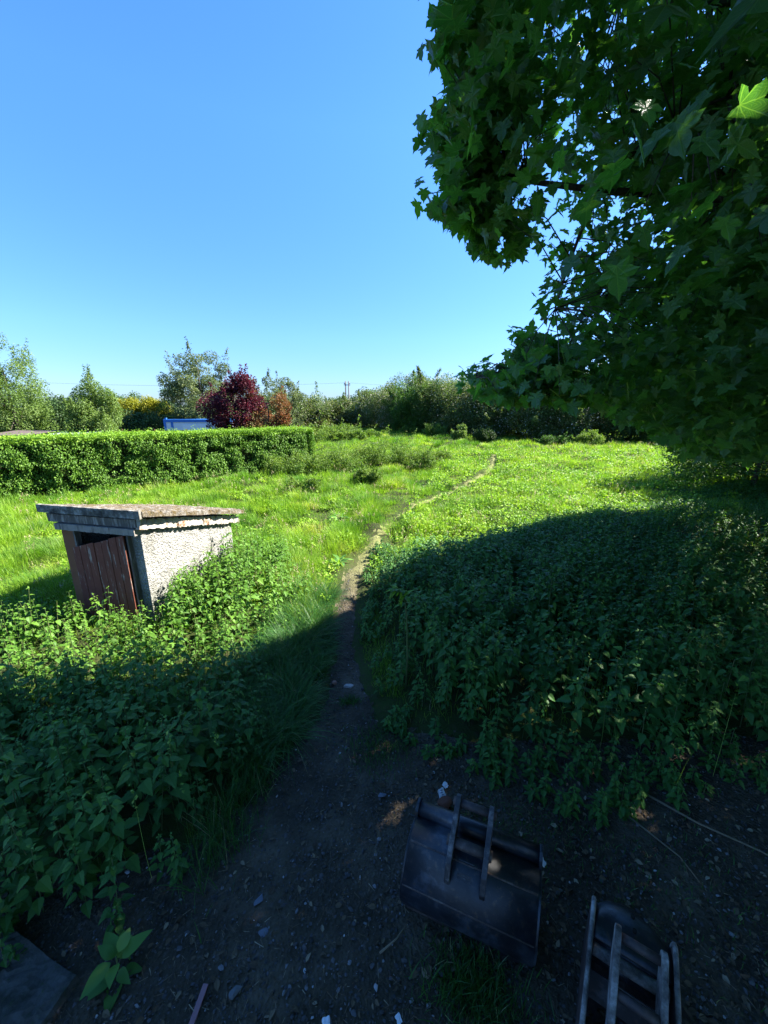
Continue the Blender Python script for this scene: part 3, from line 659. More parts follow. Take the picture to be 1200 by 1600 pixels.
def fm(r, n):
    D = r.uniform(4.6**.5, 30**.5, n)**2; X = D*r.uniform(-1, .7, n); k = (dirt(X, D) < -.15) & plant_mask(X, D) & (hedge_sd(X, D)[1] < -.15) & (sn(X, D, 3.2, 88, 2) > .1) & (sdf(X, D, BED_R) < 0); return X[k], D[k]
stalks('seed_grass', 'pale straw coloured seed heads standing up through the meadow grass', 5200, fm, 81, .34, M_STRAW)
def fb_(r, n):
    X = r.uniform(-4.5, 6, n); Y = r.uniform(1.3, 7, n); k = ((sdf(X, Y, BED_R) > .1) | (sdf(X, Y, BED_L) > .1)) & (np.abs(X) < Y*1.1); return X[k], Y[k]
stalks('seed_stalk', 'thin green seed stalks rising above the shaded nettles', 330, fb_, 82, .74, M_NETL)

# ------------------------------------------------------------------ gravel and litter on the soil
b = NB('small_stones'); rnd = b.n('ShaderNodeAttribute', attribute_name='rnd').outputs['Fac']
c = b.ramp(rnd, [(0, (.035, .032, .03)), (.6, (.09, .085, .085)), (.8, (.20, .195, .20)), (1, (.55, .54, .53))])
M_STONE = b.out(b.bsdf(c, .85, .3, bump=b.noise(80, 3), bstr=.4, bdist=.003))
ico = bmesh.new(); bmesh.ops.create_icosphere(ico, subdivisions=1, radius=.5)
ICO = ([tuple(v.co) for v in ico.verts], [tuple(v.index for v in f.verts) for f in ico.faces]); ico.free()
rr = np.random.RandomState(90)
def dirt_pts(n, seed, dmax=7.5):
    r = np.random.RandomState(seed); Y = .75+(dmax-.75)*r.uniform(size=n)**1.9; X = r.uniform(-2.2, 3.2, n)
    k = dirt(X, Y) > .01; return X[k], Y[k]
g = Geo(); X, Y = dirt_pts(46000, 91)
sz = .004+.034*rr.beta(1, 6, len(X))
T_ = ([(x*(1+.3*math.sin(9*y)), y*(1+.3*math.cos(7*x)), z*.7) for x, y, z in ICO[0]], ICO[1])
g.inst(T_, np.stack([X, Y, soilz(X, Y)+sz*.12], -1), rotm(rr.uniform(0, 6.28, len(X)), rr.normal(0, .6, len(X)), rr.normal(0, .6, len(X))), np.stack([sz*rr.uniform(.8, 1.7, len(X)), sz, sz*rr.uniform(.5, 1, len(X))], -1), rr.beta(1.2, 2.4, len(X)))
tag(g.build('gravel', M_STONE, smooth=False), 'grey gravel and pebbles trodden into the dark soil', 'gravel', kind='stuff')
b = NB('dead_litter'); rnd = b.n('ShaderNodeAttribute', attribute_name='rnd').outputs['Fac']
M_LIT = b.out(b.bsdf(b.ramp(rnd, [(0, (.05, .035, .022)), (.6, (.14, .10, .06)), (1, (.34, .28, .19))]), .9, .2))
g = Geo(); X, Y = dirt_pts(26000, 92, 6)
n_ = len(X); g.inst(([(-.5, 0, 0), (.5, 0, 0), (.4, 1, .06), (-.4, 1, .0)], [(0, 1, 2, 3)]), np.stack([X, Y, soilz(X, Y)+.006], -1), rotm(rr.uniform(0, 6.28, n_), rr.normal(.05, .18, n_), rr.normal(0, .4, n_)),
       np.stack([rr.uniform(.0008, .0028, n_), .008+.06*rr.beta(1, 3, n_), np.full(n_, .05)], -1), rr.beta(1.5, 2.5, n_))
X, Y = dirt_pts(9000, 93, 4); k = (X > .2) | (rr.uniform(size=len(X)) < .25); X, Y = X[k], Y[k]; n_ = len(X)
g.inst(LEAF_OV, np.stack([X, Y, soilz(X, Y)+.008], -1), rotm(rr.uniform(0, 6.28, n_), rr.normal(0, .3, n_), rr.normal(0, .4, n_)), rr.uniform(.015, .045, n_), rr.beta(1.2, 2, n_))
tag(g.build('leaf_litter', M_LIT, smooth=False), 'brown straw, twigs and dead leaves strewn over the dark soil', 'leaf litter', kind='stuff')

def rock(name, label, cat, x, y, s, mat, rz=0, seed=0, z=0):
    bm = bmesh.new(); bmesh.ops.create_icosphere(bm, subdivisions=3, radius=.5); r_ = random.Random(seed)
    pl = [Vector((r_.gauss(0, 1), r_.gauss(0, 1), r_.gauss(0, 1))).normalized() for _ in range(9)]; dp_ = [r_.uniform(.25, .42) for _ in pl]
    for v in bm.verts:
        for p, q in zip(pl, dp_):
            dd_ = v.co.dot(p)
            if dd_ > q: v.co -= p*(dd_-q)
        v.co.x *= s[0]*1.3; v.co.y *= s[1]*1.3; v.co.z *= s[2]*1.3
    o = bmobj(name, bm, mat, None, smooth=False); o.location = (x, y, float(soilz(x, y))+s[2]*.3+z); o.rotation_euler = (0, 0, rz); return tag(o, label, cat)
def plain(name, c, rough=.85, spec=.3, var=.4, sc=30):
    b = NB(name); n = b.noise(sc, 5, .7); return b.out(b.bsdf(b.mix(n, c, tuple(x*(1-var) for x in c)), rough, spec, bump=n, bstr=.5, bdist=.005))
M_PALE = plain('pale_brick', (.42, .36, .33)); M_PINK = plain('pink_brick', (.36, .19, .14)); M_SLATE = plain('slate', (.15, .16, .19)); M_REDB = plain('red_clay', (.16, .06, .035))
rock('brick_fragment', 'pale flat brick fragment lying on the path between the nettles', 'stone', -.33, 3.05, (.075, .045, .035), M_PALE, .2, 1)
rock('stone', 'rounded pinkish stone beside the pale fragment on the narrow path', 'stone', -.47, 3.10, (.05, .045, .03), M_PINK, .5, 2)
rock('clay_lump', 'round reddish clay lump behind the wide bucket by the torn wrapper', 'stone', .40, 1.93, (.09, .07, .06), M_REDB, .5, 3)
rock('slate_chip', 'blue grey slate chip on the open soil nearest the weeds at left', 'stone', -.66, 1.43, (.05, .035, .014), M_SLATE, 1.1, 4)
rock('slate_chip', 'smaller slate chip lying flat near the left foreground of the yard', 'stone', -.60, 1.30, (.04, .03, .012), M_SLATE, .3, 5)
rock('stone', 'grey angular stone at the bottom of the photo near the pink lath', 'stone', -.66, 1.10, (.05, .035, .025), plain('grey_stone', (.14, .14, .14)), .7, 6)
rock('slate_chip', 'pale slate piece lying left of the small grass patch behind the wide bucket', 'stone', -.015, 2.0, (.05, .03, .02), M_SLATE, .2, 7)
M_WRAP = plain('white_wrapper', (.72, .74, .78), .5, .4, .25, 60)
def scrap(name, label, x, y, s, rz, tilt, seed):
    bm = bmesh.new(); r_ = random.Random(seed); n = 5; vs = []
    for i in range(n):
        for j in range(n): vs.append(bm.verts.new(((i/(n-1)-.5)*s[0]+r_.uniform(-1, 1)*.08*s[0], (j/(n-1)-.5)*s[1]+r_.uniform(-1, 1)*.08*s[1], r_.uniform(0, .22)*min(s))))
    for i in range(n-1):
        for j in range(n-1): bm.faces.new([vs[i*n+j], vs[(i+1)*n+j], vs[(i+1)*n+j+1], vs[i*n+j+1]])
    o = bmobj(name, bm, M_WRAP, None, smooth=False); o.location = (x, y, float(soilz(x, y))+.012+abs(math.sin(tilt))*s[1]*.5); o.rotation_euler = (tilt, 0, rz)
    md = o.modifiers.new('thick', 'SOLIDIFY'); md.thickness = .0015
    b_ = tag(o, label, 'litter'); return o
wr = scrap('paper_scrap', 'torn white wrapper with blue marks standing behind the bucket hinge plates', .385, 1.98, (.045, .07), .3, .7, 1)
bm = bmesh.new()
for k in range(5): box(bm, -.014+.006*(k % 3), .008-.003*(k % 2), -.026+k*.012, -.022+k*.012, .012, .014)
mk = bmobj('printed_mark', bm, plain('blue_print', (.04, .07, .20)), wr)
scrap('paper_scrap', 'small white scrap farther back, right behind the torn wrapper', .42, 2.06, (.035, .035), .8, .3, 2)
scrap('paper_scrap', 'crumpled white scrap at the bottom edge of the photo left of centre', -.245, 1.01, (.03, .022), .2, .2, 3)
scrap('paper_scrap', 'crumpled white scrap at the bottom edge of the photo left of the buckets', .062, 1.015, (.022, .03), .5, .3, 4)
scrap('paper_scrap', 'small white scrap by the right end of the wide bucket', .90, 1.60, (.03, .05), .5, .5, 5)
bm = bmesh.new(); box(bm, -.012, .012, -.12, .09, 0, .007)
for v in bm.verts: v.co.x += .004*math.sin(v.co.y*30)
o = bmobj('wood_lath', bm, plain('pink_painted_wood', (.34, .17, .18)), None, bevel=.002); o.location = (-.81, 1.03, float(soilz(-.81, 1.03))+.008); o.rotation_euler = (.02, 0, -.08); tag(o, 'short pink painted lath lying on the soil at the bottom left', 'wood strip')
# concrete slab bottom left
bm = bmesh.new(); bmesh.ops.create_grid(bm, x_segments=26, y_segments=22, size=.5); r_ = random.Random(9)
for v in bm.verts:
    e_ = max(abs(v.co.x), abs(v.co.y)); v.co.z = .04+r_.uniform(-.006, .006)+.012*math.sin(v.co.x*9)*math.cos(v.co.y*7)
    if e_ > .47: v.co.z = -.05; v.co.x *= 1.0; v.co.x += r_.uniform(-.015, .015); v.co.y += r_.uniform(-.015, .015)
    v.co.x *= .62; v.co.y *= .44
b = NB('mossy_concrete'); n1 = b.noise(5, 6, .7); n2 = b.noise(50, 4, .7)
c = b.ramp(n1, [(.35, (.02, .024, .015)), (.5, (.06, .058, .05)), (.7, (.10, .098, .09))]); c = b.mix(b.n('ShaderNodeMapRange', {0: n2, 1: .58, 2: .7}).outputs[0], c, (.04, .055, .025))
o = bmobj('concrete_slab', bm, b.out(b.bsdf(c, .92, .2, bump=n2, bstr=.7, bdist=.01)), None); o.location = (-1.72, 1.04, float(soilz(-1.7, 1.0))); o.rotation_euler = (0, 0, -.35)
tag(o, 'grey mossy concrete slab sunk in the soil at the bottom left corner', 'slab')

# fallen sticks at right
def stick(label, pts, r0, seed):
    g = Geo(); P = [(x, y, float(soilz(x, y))+z) for x, y, z in pts]; tube(g, P, np.linspace(r0, r0*.5, len(P)), 5, .7)
    return tag(g.build('fallen_stick', M_LIT), label, 'stick')
stick('long thin fallen stick lying right of the nettles\' near edge', [(1.75, 2.0, .02), (1.95, 1.8, .03), (2.2, 1.65, .02), (2.42, 1.45, .02)], .008, 1)
stick('short bent stick below the longer one at the right', [(1.55, 1.85, .02), (1.7, 1.62, .025), (1.72, 1.5, .02)], .006, 2)
stick('short dark stick lying left of the wide bucket', [(-.02, 1.22, .015), (.06, 1.27, .015), (.12, 1.33, .02)], .005, 3)

# single plants
def rosette(name, label, x, y, n, L, mat, seed, h=.12, tpl=LEAF_DOCK, cat='plant', rise=.7):
    r = np.random.RandomState(seed); root = thing(name, label, cat, (x, y, float(hz(x, y)))); g = Geo()
    yw = np.arange(n)*2.4+r.normal(0, .3, n); pit = r.uniform(.1, rise, n)
    pos = np.stack([-np.sin(yw)*.02, np.cos(yw)*.02, r.uniform(.02, h, n)], -1)
    g.inst(tpl, pos, rotm(yw, pit, r.normal(0, .3, n)), L*r.uniform(.7, 1.1, n), r.uniform(.3, 1, n)); g.build('leaf', mat, root, smooth=True)
    g = Geo(); tube(g, [(0, 0, -.02), (0.005, 0, h)], [.006, .004]); g.build('stem', M_STEM, root); return root
rosette('broadleaf_plant', 'small broad leaved plant alone at the edge of the soil at bottom left', -1.22, 1.16, 14, .115, M_NET, 5, .15, strip_leaf([(0, .02), (.15, .2), (.3, .27), (.5, .26), (.7, .18), (.88, .08), (1, 0)], .4, .25, .01))
rosette('dock_plant', 'dark dock plant with long glossy leaves in the lit grass left of the path', -1.05, 8.6, 40, .27, M_NET, 6, .10)
rosette('dock_plant', 'small dock plant at the left verge of the path beside the shade line', -.75, 6.1, 14, .20, M_NET, 7, .08)
tw = thing('sow_thistle', 'pale green weed with a drooping top standing above the nettles right of the path', 'plant', (.20, 3.0, 0)); g = Geo()
pts = [(0, 0, 0), (.01, 0, .35), (.0, .0, .7), (-.02, .01, .92), (-.07, .02, 1.0), (-.13, .02, .98)]
tube(g, pts, np.linspace(.009, .004, 6), 6); g.build('stem', M_STEM, tw); g = Geo(); r = np.random.RandomState(3); n_ = 26
k = r.uniform(.55, 1, n_); pp = np.array([np.array(pts[min(5, int(a*5))])*(1-(a*5 % 1))+np.array(pts[min(5, int(a*5)+1)])*(a*5 % 1) for a in k*.999])
g.inst(LEAF_DOCK, pp, rotm(r.uniform(0, 6.28, n_), r.normal(.1, .5, n_)), r.uniform(.06, .12, n_), r.uniform(.0, .5, n_)); g.build('leaf', M_LOW, tw)

# ------------------------------------------------------------------ trees and bushes
b = NB('bark'); v_ = b.n('ShaderNodeMapping', {0: b.n('ShaderNodeTexCoord').outputs['Object'], 3: (6, 6, 1.5)}).outputs[0]; n1 = b.noise(3, 6, .7, v_)
M_BARK = b.out(b.bsdf(b.ramp(n1, [(.35, (.035, .028, .022)), (.65, (.11, .095, .075))]), .9, .2, bump=n1, bstr=.8, bdist=.02))
F_WILLOW = foliage('willow_leaf', [(0, (.07, .13, .03)), (.5, (.13, .21, .05)), (1, (.22, .29, .09))], trans=.4)
F_OLIVE = foliage('olive_leaf', [(0, (.05, .08, .03)), (.5, (.11, .15, .06)), (1, (.22, .25, .12))], trans=.35)
F_GREEN = foliage('green_leaf', [(0, (.03, .08, .015)), (.5, (.06, .14, .02)), (1, (.12, .22, .035))], trans=.3)
F_DARK = foliage('dark_leaf', [(0, (.018, .042, .012)), (.5, (.038, .078, .02)), (1, (.08, .14, .03))], trans=.22)
F_HAW = foliage('hawthorn_leaf', [(0, (.042, .08, .03)), (.5, (.09, .145, .045)), (.85, (.15, .22, .06)), (1, (.27, .27, .14))], trans=.36, patch=(1.35, .95, .9), patch_scale=.25)
F_GOLD = foliage('golden_leaf', [(0, (.11, .15, .012)), (.5, (.22, .22, .015)), (1, (.34, .30, .02))], trans=.3)
F_MAROON = foliage('maroon_leaf', [(0, (.030, .008, .014)), (.5, (.065, .013, .024)), (1, (.14, .030, .045))], trans=.35, tgain=(1.5, .8, .9))
F_RED = foliage('red_tip_leaf', [(0, (.06, .09, .02)), (.5, (.16, .09, .03)), (1, (.34, .08, .04))], trans=.3, tgain=(1.3, 1, .8))
F_BRAM = foliage('bramble_leaf', [(0, (.045, .10, .018)), (.5, (.12, .20, .03)), (.85, (.22, .30, .05)), (1, (.28, .20, .09))], trans=.4, patch=(.8, .9, .9), patch_scale=.8)
F_BLOSSOM = foliage('blossom', [(0, (.42, .38, .30)), (1, (.72, .68, .58))], trans=.3, tgain=(1, 1, .9))
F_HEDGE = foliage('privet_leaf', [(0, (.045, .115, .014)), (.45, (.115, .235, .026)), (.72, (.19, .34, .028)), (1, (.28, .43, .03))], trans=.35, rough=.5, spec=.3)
def clumps(r, shape, n, csize, wisp):
    """centres and radii of leaf clumps filling an ellipsoidal crown; shape=(rx,ry,rz,cz)"""
    rx, ry, rz, cz = shape; d = r.normal(size=(n, 3)); d /= np.linalg.norm(d, axis=1)[:, None]; q = r.uniform(.35, 1, n)**.6
    q = q*(1+wisp*r.uniform(-.2, .3, n)); d[:, :2] *= (1+.45*np.abs(d[:, 2:3])**2); d[:, 2] = np.sign(d[:, 2])*np.abs(d[:, 2])**1.25; c = d*q[:, None]*np.array([rx, ry, rz]); c[:, 2] += cz
    return c, csize*r.uniform(.55, 1.25, n)
def tree(name, label, cat, x, y, h, rx, mat, n, ls, seed, zb=.0, nc=40, cs=.26, wisp=.3, group=None, ry=None, stretch=1.0, blossom=0, trunk=True, sprig=0):
    r = np.random.RandomState(seed); z0 = float(hz(x, y)); root = thing(name, label, cat, (x, y, z0), 0, group)
    h0 = h; h = h*1.08; nc = int(nc*1.7); n = int(n*1.7); ls = ls*1.12
    rz = (h-zb)/2; cz = zb+rz; ry = ry or rx; rz_ = rz*.95
    c, cr = clumps(r, (rx*.92, ry*.92, rz_, cz), nc, cs*min(rx, rz*1.2), wisp)
    low = c[:, 2] < .08*h; c[:, 2] = np.where(low, r.uniform(.06, .3, nc)*h, c[:, 2])
    pk = r.choice(nc, n, p=cr**2/np.sum(cr**2)); d = r.normal(size=(n, 3)); d /= np.linalg.norm(d, axis=1)[:, None]; q = r.uniform(.2, 1.1, n)**.5
    s3 = np.array([1, 1, stretch]); P = c[pk]+d*(cr[pk]*q)[:, None]*s3
    if sprig:                                # shoots standing out of the crown
        m = int(n*.07); k2 = r.choice(nc, sprig); dirs = c[k2]-np.array([0, 0, cz*.6]); dirs[:, 2] += abs(dirs[:, 2])*.3+rx*.35; dirs /= np.linalg.norm(dirs, axis=1)[:, None]
        w_ = r.choice(sprig, m); t = r.uniform(0, 1, m); ln = r.uniform(.25, .6, sprig)*rx
        P[:m] = c[k2[w_]]+dirs[w_]*(cr[k2[w_]]*.7+ln[w_]*t)[:, None]+r.normal(0, 1, (m, 3))*(rx*.06*(1.1-t))[:, None]
    P[:, 2] = np.maximum(P[:, 2], .03)
    g = Geo(); yaw = np.arctan2(d[:, 1], d[:, 0])-1.57+r.normal(0, .8, n); g.inst(LEAF_Q, P, rotm(yaw, r.normal(-.1, .6, n), r.normal(0, .6, n)), ls*r.uniform(.6, 1.4, n), np.clip(r.beta(2, 2, n)*.7+r.uniform(0, .3, nc)[pk], 0, 1))
    g.build('crown', mat, root, smooth=False)
    if blossom:
        m = int(n*blossom); k3 = r.choice(n, m); hot = np.where(r.uniform(size=nc) < .6)[0]; k3 = k3[np.isin(pk[k3], hot)]; g = Geo()
        g.inst(LEAF_Q, c[pk[k3]]+d[k3]*(cr[pk[k3]]*1.05)[:, None], rotm(r.uniform(0, 6.28, len(k3)), r.normal(0, .6, len(k3))), ls*.8*r.uniform(.6, 1.3, len(k3)), r.uniform(size=len(k3)))
        g.build('blossom', F_BLOSSOM, root, smooth=False)
    if trunk:
        g = Geo(); tr = max(.04, h*.018); tube(g, [(0, 0, -.3), (.02*h, 0, h*.25), (-.01*h, .01*h, h*.5), (0, 0, h*.8)], [tr*1.3, tr, tr*.7, tr*.2], 7)
        for k in r.choice(nc, min(nc, 18), replace=False):
            st = np.array([0, 0, h*r.uniform(.12, .5)]); e = c[k]; mid = (st+e)/2+np.array([0, 0, .08*h*r.uniform(-.5, 1)]); tube(g, [st, mid, e], [tr*.45, tr*.25, tr*.08], 4)
        g.build('trunk', M_BARK, root)
    return root
def atx(px, D, y=650): return (px-600)/FPX*D/1.03
# gardens beyond the clipped hedge
tree('willow_tree', 'tall feathery pale green willow at the left edge of the photo', 'tree', atx(22, 24), 24, 6.7, 1.7, F_WILLOW, 15000, .085, 101, .8, 46, .24, .6, 'garden trees behind the hedge', stretch=1.5, sprig=26)
tree('willow_tree', 'feathery willow mostly cut off by the left edge of the photo', 'tree', atx(-35, 23), 23, 6.6, 1.6, F_WILLOW, 9000, .085, 102, .8, 30, .25, .5, 'garden trees behind the hedge', stretch=1.5, sprig=18)
tree('willow_tree', 'rounder light green willow, second from the left', 'tree', atx(147, 24), 24, 4.6, 1.45, F_WILLOW, 18000, .085, 103, .5, 40, .28, .35, 'garden trees behind the hedge', stretch=1.4, sprig=22)
tree('rowan_tree', 'open branched green tree behind the maroon one', 'tree', atx(318, 39), 39, 8.2, 3.2, F_OLIVE, 20000, .13, 104, 1.0, 70, .20, .5, 'garden trees behind the hedge', stretch=.8, sprig=24)
tree('rowan_tree', 'green bush under the open branched tree left of the blue cabin', 'tree', atx(285, 41), 41, 5.6, 2.0, F_GREEN, 6000, .10, 105, .4, 26, .26, .3, 'garden trees behind the hedge', stretch=.9, sprig=10)
tree('purple_leaved_tree', 'dark maroon leaved tree in front of the blue and white cabin', 'tree', atx(369, 25), 25, 5.5, 1.8, F_MAROON, 9000, .12, 106, 1.3, 36, .24, .75, 'garden trees behind the hedge', stretch=1.1, sprig=18)
tree('red_tipped_shrub', 'loose shrub with red young leaves right of the maroon tree', 'shrub', atx(420, 25), 25, 4.3, 1.5, F_RED, 7500, .10, 107, .2, 30, .26, .5, stretch=1, sprig=20)
tree('olive_tree', 'slim olive green tree standing behind the red tipped shrub', 'tree', atx(412, 34), 34, 5.8, 1.6, F_OLIVE, 5500, .12, 108, .6, 26, .24, .6, 'garden trees behind the hedge', sprig=16)
tree('olive_tree', 'small thin grey green tree right of the red tipped shrub', 'tree', atx(450, 38), 38, 5.9, 1.7, F_OLIVE, 6000, .12, 109, .4, 26, .25, .6, 'garden trees behind the hedge', sprig=16)
for i, (px, D, h, rx, lab) in enumerate(((200, 42, 4.3, 2.2, 'golden leaved bush right of the round willow'), (226, 43, 4.4, 2.2, 'golden leaved bush in the middle of the yellow row'), (250, 42, 4.2, 1.9, 'golden leaved bush beside the open branched tree'))):
    tree('golden_shrub', lab, 'shrub', atx(px, D), D, h, rx, F_GOLD, 6500, .14, 120+i, 2.0, 26, .3, .25, 'golden bushes beyond the hedge')
for i, (px, D, h, rx, lab) in enumerate(((-30, 33, 3.2, 2.4, 'dark evergreen bush behind the leftmost willow'), (88, 33, 4.0, 2.2, 'dark evergreen bush seen between the two willows'), (110, 37, 3.7, 2.4, 'dark evergreen bush left of the round willow, farther back'), (205, 38, 3.1, 2.6, 'dark evergreen bush below the golden leaves at their left end'), (243, 38, 3.1, 2.4, 'dark evergreen bush below the golden leaves at their right end'),
                                         (40, 36, 3.6, 2.5, 'dark evergreen bush behind the tall feathery willow'))):
    tree('evergreen_shrub', lab, 'shrub', atx(px, D), D, h, rx, F_DARK, 6000, .15, 130+i, .1, 26, .34, .2, 'evergreen bushes beyond the hedge')
# hawthorns at the back of the field
HWL = ['grey green hawthorn with white blossom right of the thin grey tree', 'blossoming hawthorn left of the electricity pole', 'low rusty green hawthorn just right of the pole', 'rounded hawthorn behind the bramble mounds at the centre of the field', 'hawthorn with white blossom behind the first of the right hand thicket']
for i, (px, D, h, rx, bl) in enumerate(((462, 54, 4.7, 3.2, .25), (500, 56, 4.6, 3.0, .12), (532, 58, 3.8, 2.9, .10), (556, 57, 3.5, 2.6, .14), (585, 54, 4.0, 2.8, .18))):
    tree('hawthorn', HWL[i], 'tree', atx(px, D), D, h*1.08, rx, F_HAW, 11000, .17, 140+i, -1.0, 40, .30, .15, 'hawthorns along the back of the field', blossom=bl, sprig=12)
# right hand thicket running from the far centre towards the right
HRL = ['first hawthorn of the right thicket, low and brownish at its left end', 'hawthorn of the right thicket leaning over the field beside its left end', 'tall bright green tree breaking the top of the right thicket', 'blossoming hawthorn next to the bright green tree in the right thicket', 'broad hawthorn at the middle of the right thicket, above the small pale bush',
       'yellowish topped hawthorn partly behind the sycamore sprig', 'hawthorn behind the low sycamore sprig', 'hawthorn with cream blossom seen beneath the sycamore', 'dark hawthorn at the far right under the sycamore', 'dark hawthorn at the right edge beneath the sycamore']
for i, (px, D, h, rx, m, bl) in enumerate(((612, 50, 4.4, 2.8, F_HAW, .14), (640, 46, 5.1, 2.8, F_HAW, .22), (655, 43, 4.8, 2.6, F_GREEN, 0), (690, 42, 5.1, 2.8, F_HAW, .20), (730, 39, 5.0, 3.0, F_HAW, .12),
                                          (775, 37, 5.0, 2.9, F_HAW, .16), (830, 35, 5.0, 2.9, F_HAW, .16), (890, 33, 5.0, 2.8, F_HAW, .25), (960, 32, 4.8, 3.0, F_DARK, .0), (1040, 31, 4.8, 3.2, F_DARK, 0))):
    tree('hawthorn', HRL[i], 'tree', atx(px, D), D, h*1.12, rx*1.15, m, 20000, .13, 160+i, -1.2, 56, .30, .12, 'hawthorns of the right thicket', blossom=bl*1.3, sprig=9)
for i, (px, D) in enumerate(((1120, 29), (1210, 28), (700, 47), (790, 43), (880, 40))):
    tree('hawthorn', ['dark hawthorn behind the lowest sycamore leaves at the right', 'dark hawthorn cut off by the right edge of the photo', 'second row hawthorn showing above the left of the right thicket', 'second row hawthorn hidden behind the middle of the right thicket', 'second row hawthorn hidden behind the cream blossom'][i], 'tree', atx(px, D), D, 5.2, 3.3, F_DARK, 11000, .15, 180+i, -1.0, 44, .26, .25, 'hawthorns of the right thicket')
# little bushes at its foot
for i, (px, D, h, rx, lab, m) in enumerate(((718, 30, 1.35, .55, 'small pale green bush standing alone in front of the right thicket', F_WILLOW), (680, 36, 1.1, 1.1, 'low bush left of the small pale one at the foot of the thicket', F_BRAM), (760, 31, 1.0, 1.0, 'low bush right of the small pale one at the foot of the thicket', F_DARK),
                                            (640, 41, .8, 1.4, 'low spreading bush at the left foot of the thicket', F_BRAM), (925, 27, 1.0, .8, 'pale leafy bush at the thicket foot under the sycamore', F_BRAM), (870, 28, .7, .9, 'low leafy bush left of the pale one under the sycamore', F_GREEN))):
    tree('bush', lab, 'bush', atx(px, D), D, h, rx, m, 3500, .075, 200+i, 0, 22, .34, .4, 'small bushes along the thicket', sprig=8, trunk=i == 0)
# bramble mounds
BRL = ['bramble mound nearest the right end of the clipped hedge', 'low bramble mound between the hedge end and the middle of the field', 'larger bramble mound left of the middle of the field', 'bramble mound with yellow green top in the middle of the field', 'bramble mound at the right of the middle group', 'low bramble mound behind the middle group', 'far bramble mound at the left in front of the hawthorns',
       'far bramble mound in front of the electricity pole', 'far low bramble mound left of the thicket', 'small dark bramble mound in front of the middle group']
BRL += ['small bramble clump in the grass left of the bend in the path', 'small bramble clump in the grass midway between the shed and the hedge end', 'little bramble clump just left of the far path']
for i, (px, D, h, rx) in enumerate(((452, 14.6, .55, .9), (480, 15.0, .5, .9), (515, 15.5, .6, 1.1), (560, 17, .7, 1.1), (600, 17, .75, 1.3), (640, 17.5, .7, 1.1), (490, 36, .9, 2.6), (520, 40, 1.1, 3.0), (555, 33, .6, 2.2), (655, 16.3, .55, .7), (575, 13.2, .35, .45), (470, 11.8, .32, .5), (690, 18.5, .45, .6))):
    tree('bramble_mound', BRL[i], 'bramble', atx(px, D), D, h*1.35, rx*1.1, F_BRAM, 5000 if D < 25 else 3500, .05 if D < 25 else .12, 220+i, -.2, 40, .3, .5, 'bramble mounds in the meadow', ry=.7*rx, trunk=False, sprig=14)
# far wood
r = np.random.RandomState(300); g = Geo()
for k in range(62):
    X0 = -175+k*4.6+r.uniform(-2, 2); Y0 = 125+r.uniform(-6, 14); hh = 7.2+2.0*math.sin(k*.7)+r.uniform(-.8, .8)+(1.5 if X0 > -8 else 0)-(1.8 if X0 < -35 else 0)
    nn = 2600; d = r.normal(size=(nn, 3)); d /= np.linalg.norm(d, axis=1)[:, None]; q = r.uniform(.5, 1.05, nn)
    cl = r.normal(size=(24, 3)); cl /= np.linalg.norm(cl, axis=1)[:, None]; kk = r.choice(24, nn)
    P = cl[kk]*np.array([3, 3, hh*.38])+d*q[:, None]*1.3+np.array([X0, Y0, hh*.5])
    g.inst(LEAF_Q, P, rotm(r.uniform(0, 6.28, nn), r.normal(0, .7, nn), r.normal(0, .7, nn)), .42*r.uniform(.6, 1.4, nn), np.clip(r.uniform(0, .7, nn)+.3*r.uniform(0, 1, 24)[kk], 0, 1))
tag(g.build('distant_wood', foliage('distant_leaf', [(0, (.035, .07, .03)), (.5, (.07, .13, .045)), (1, (.12, .19, .07))], trans=.25), smooth=False), 'distant line of green trees on the horizon behind the field', 'wood', kind='stuff')
# undergrowth closing the horizon gap behind everything
g = Geo(); nn = 60000; X = r.uniform(-90, 110, nn); Y = 66+r.uniform(0, 25, nn)+np.abs(X)*.2; Z = hz(X, Y)+r.uniform(0, 1, nn)**1.5*(2.2+.6*np.sin(X*.5))
g.inst(LEAF_Q, np.stack([X, Y, Z], -1), rotm(r.uniform(0, 6.28, nn), r.normal(0, .7, nn)), .35*r.uniform(.6, 1.4, nn), r.uniform(size=nn))
tag(g.build('scrub', F_HAW, smooth=False), 'low green scrub between the field and the distant trees', 'scrub', kind='stuff')

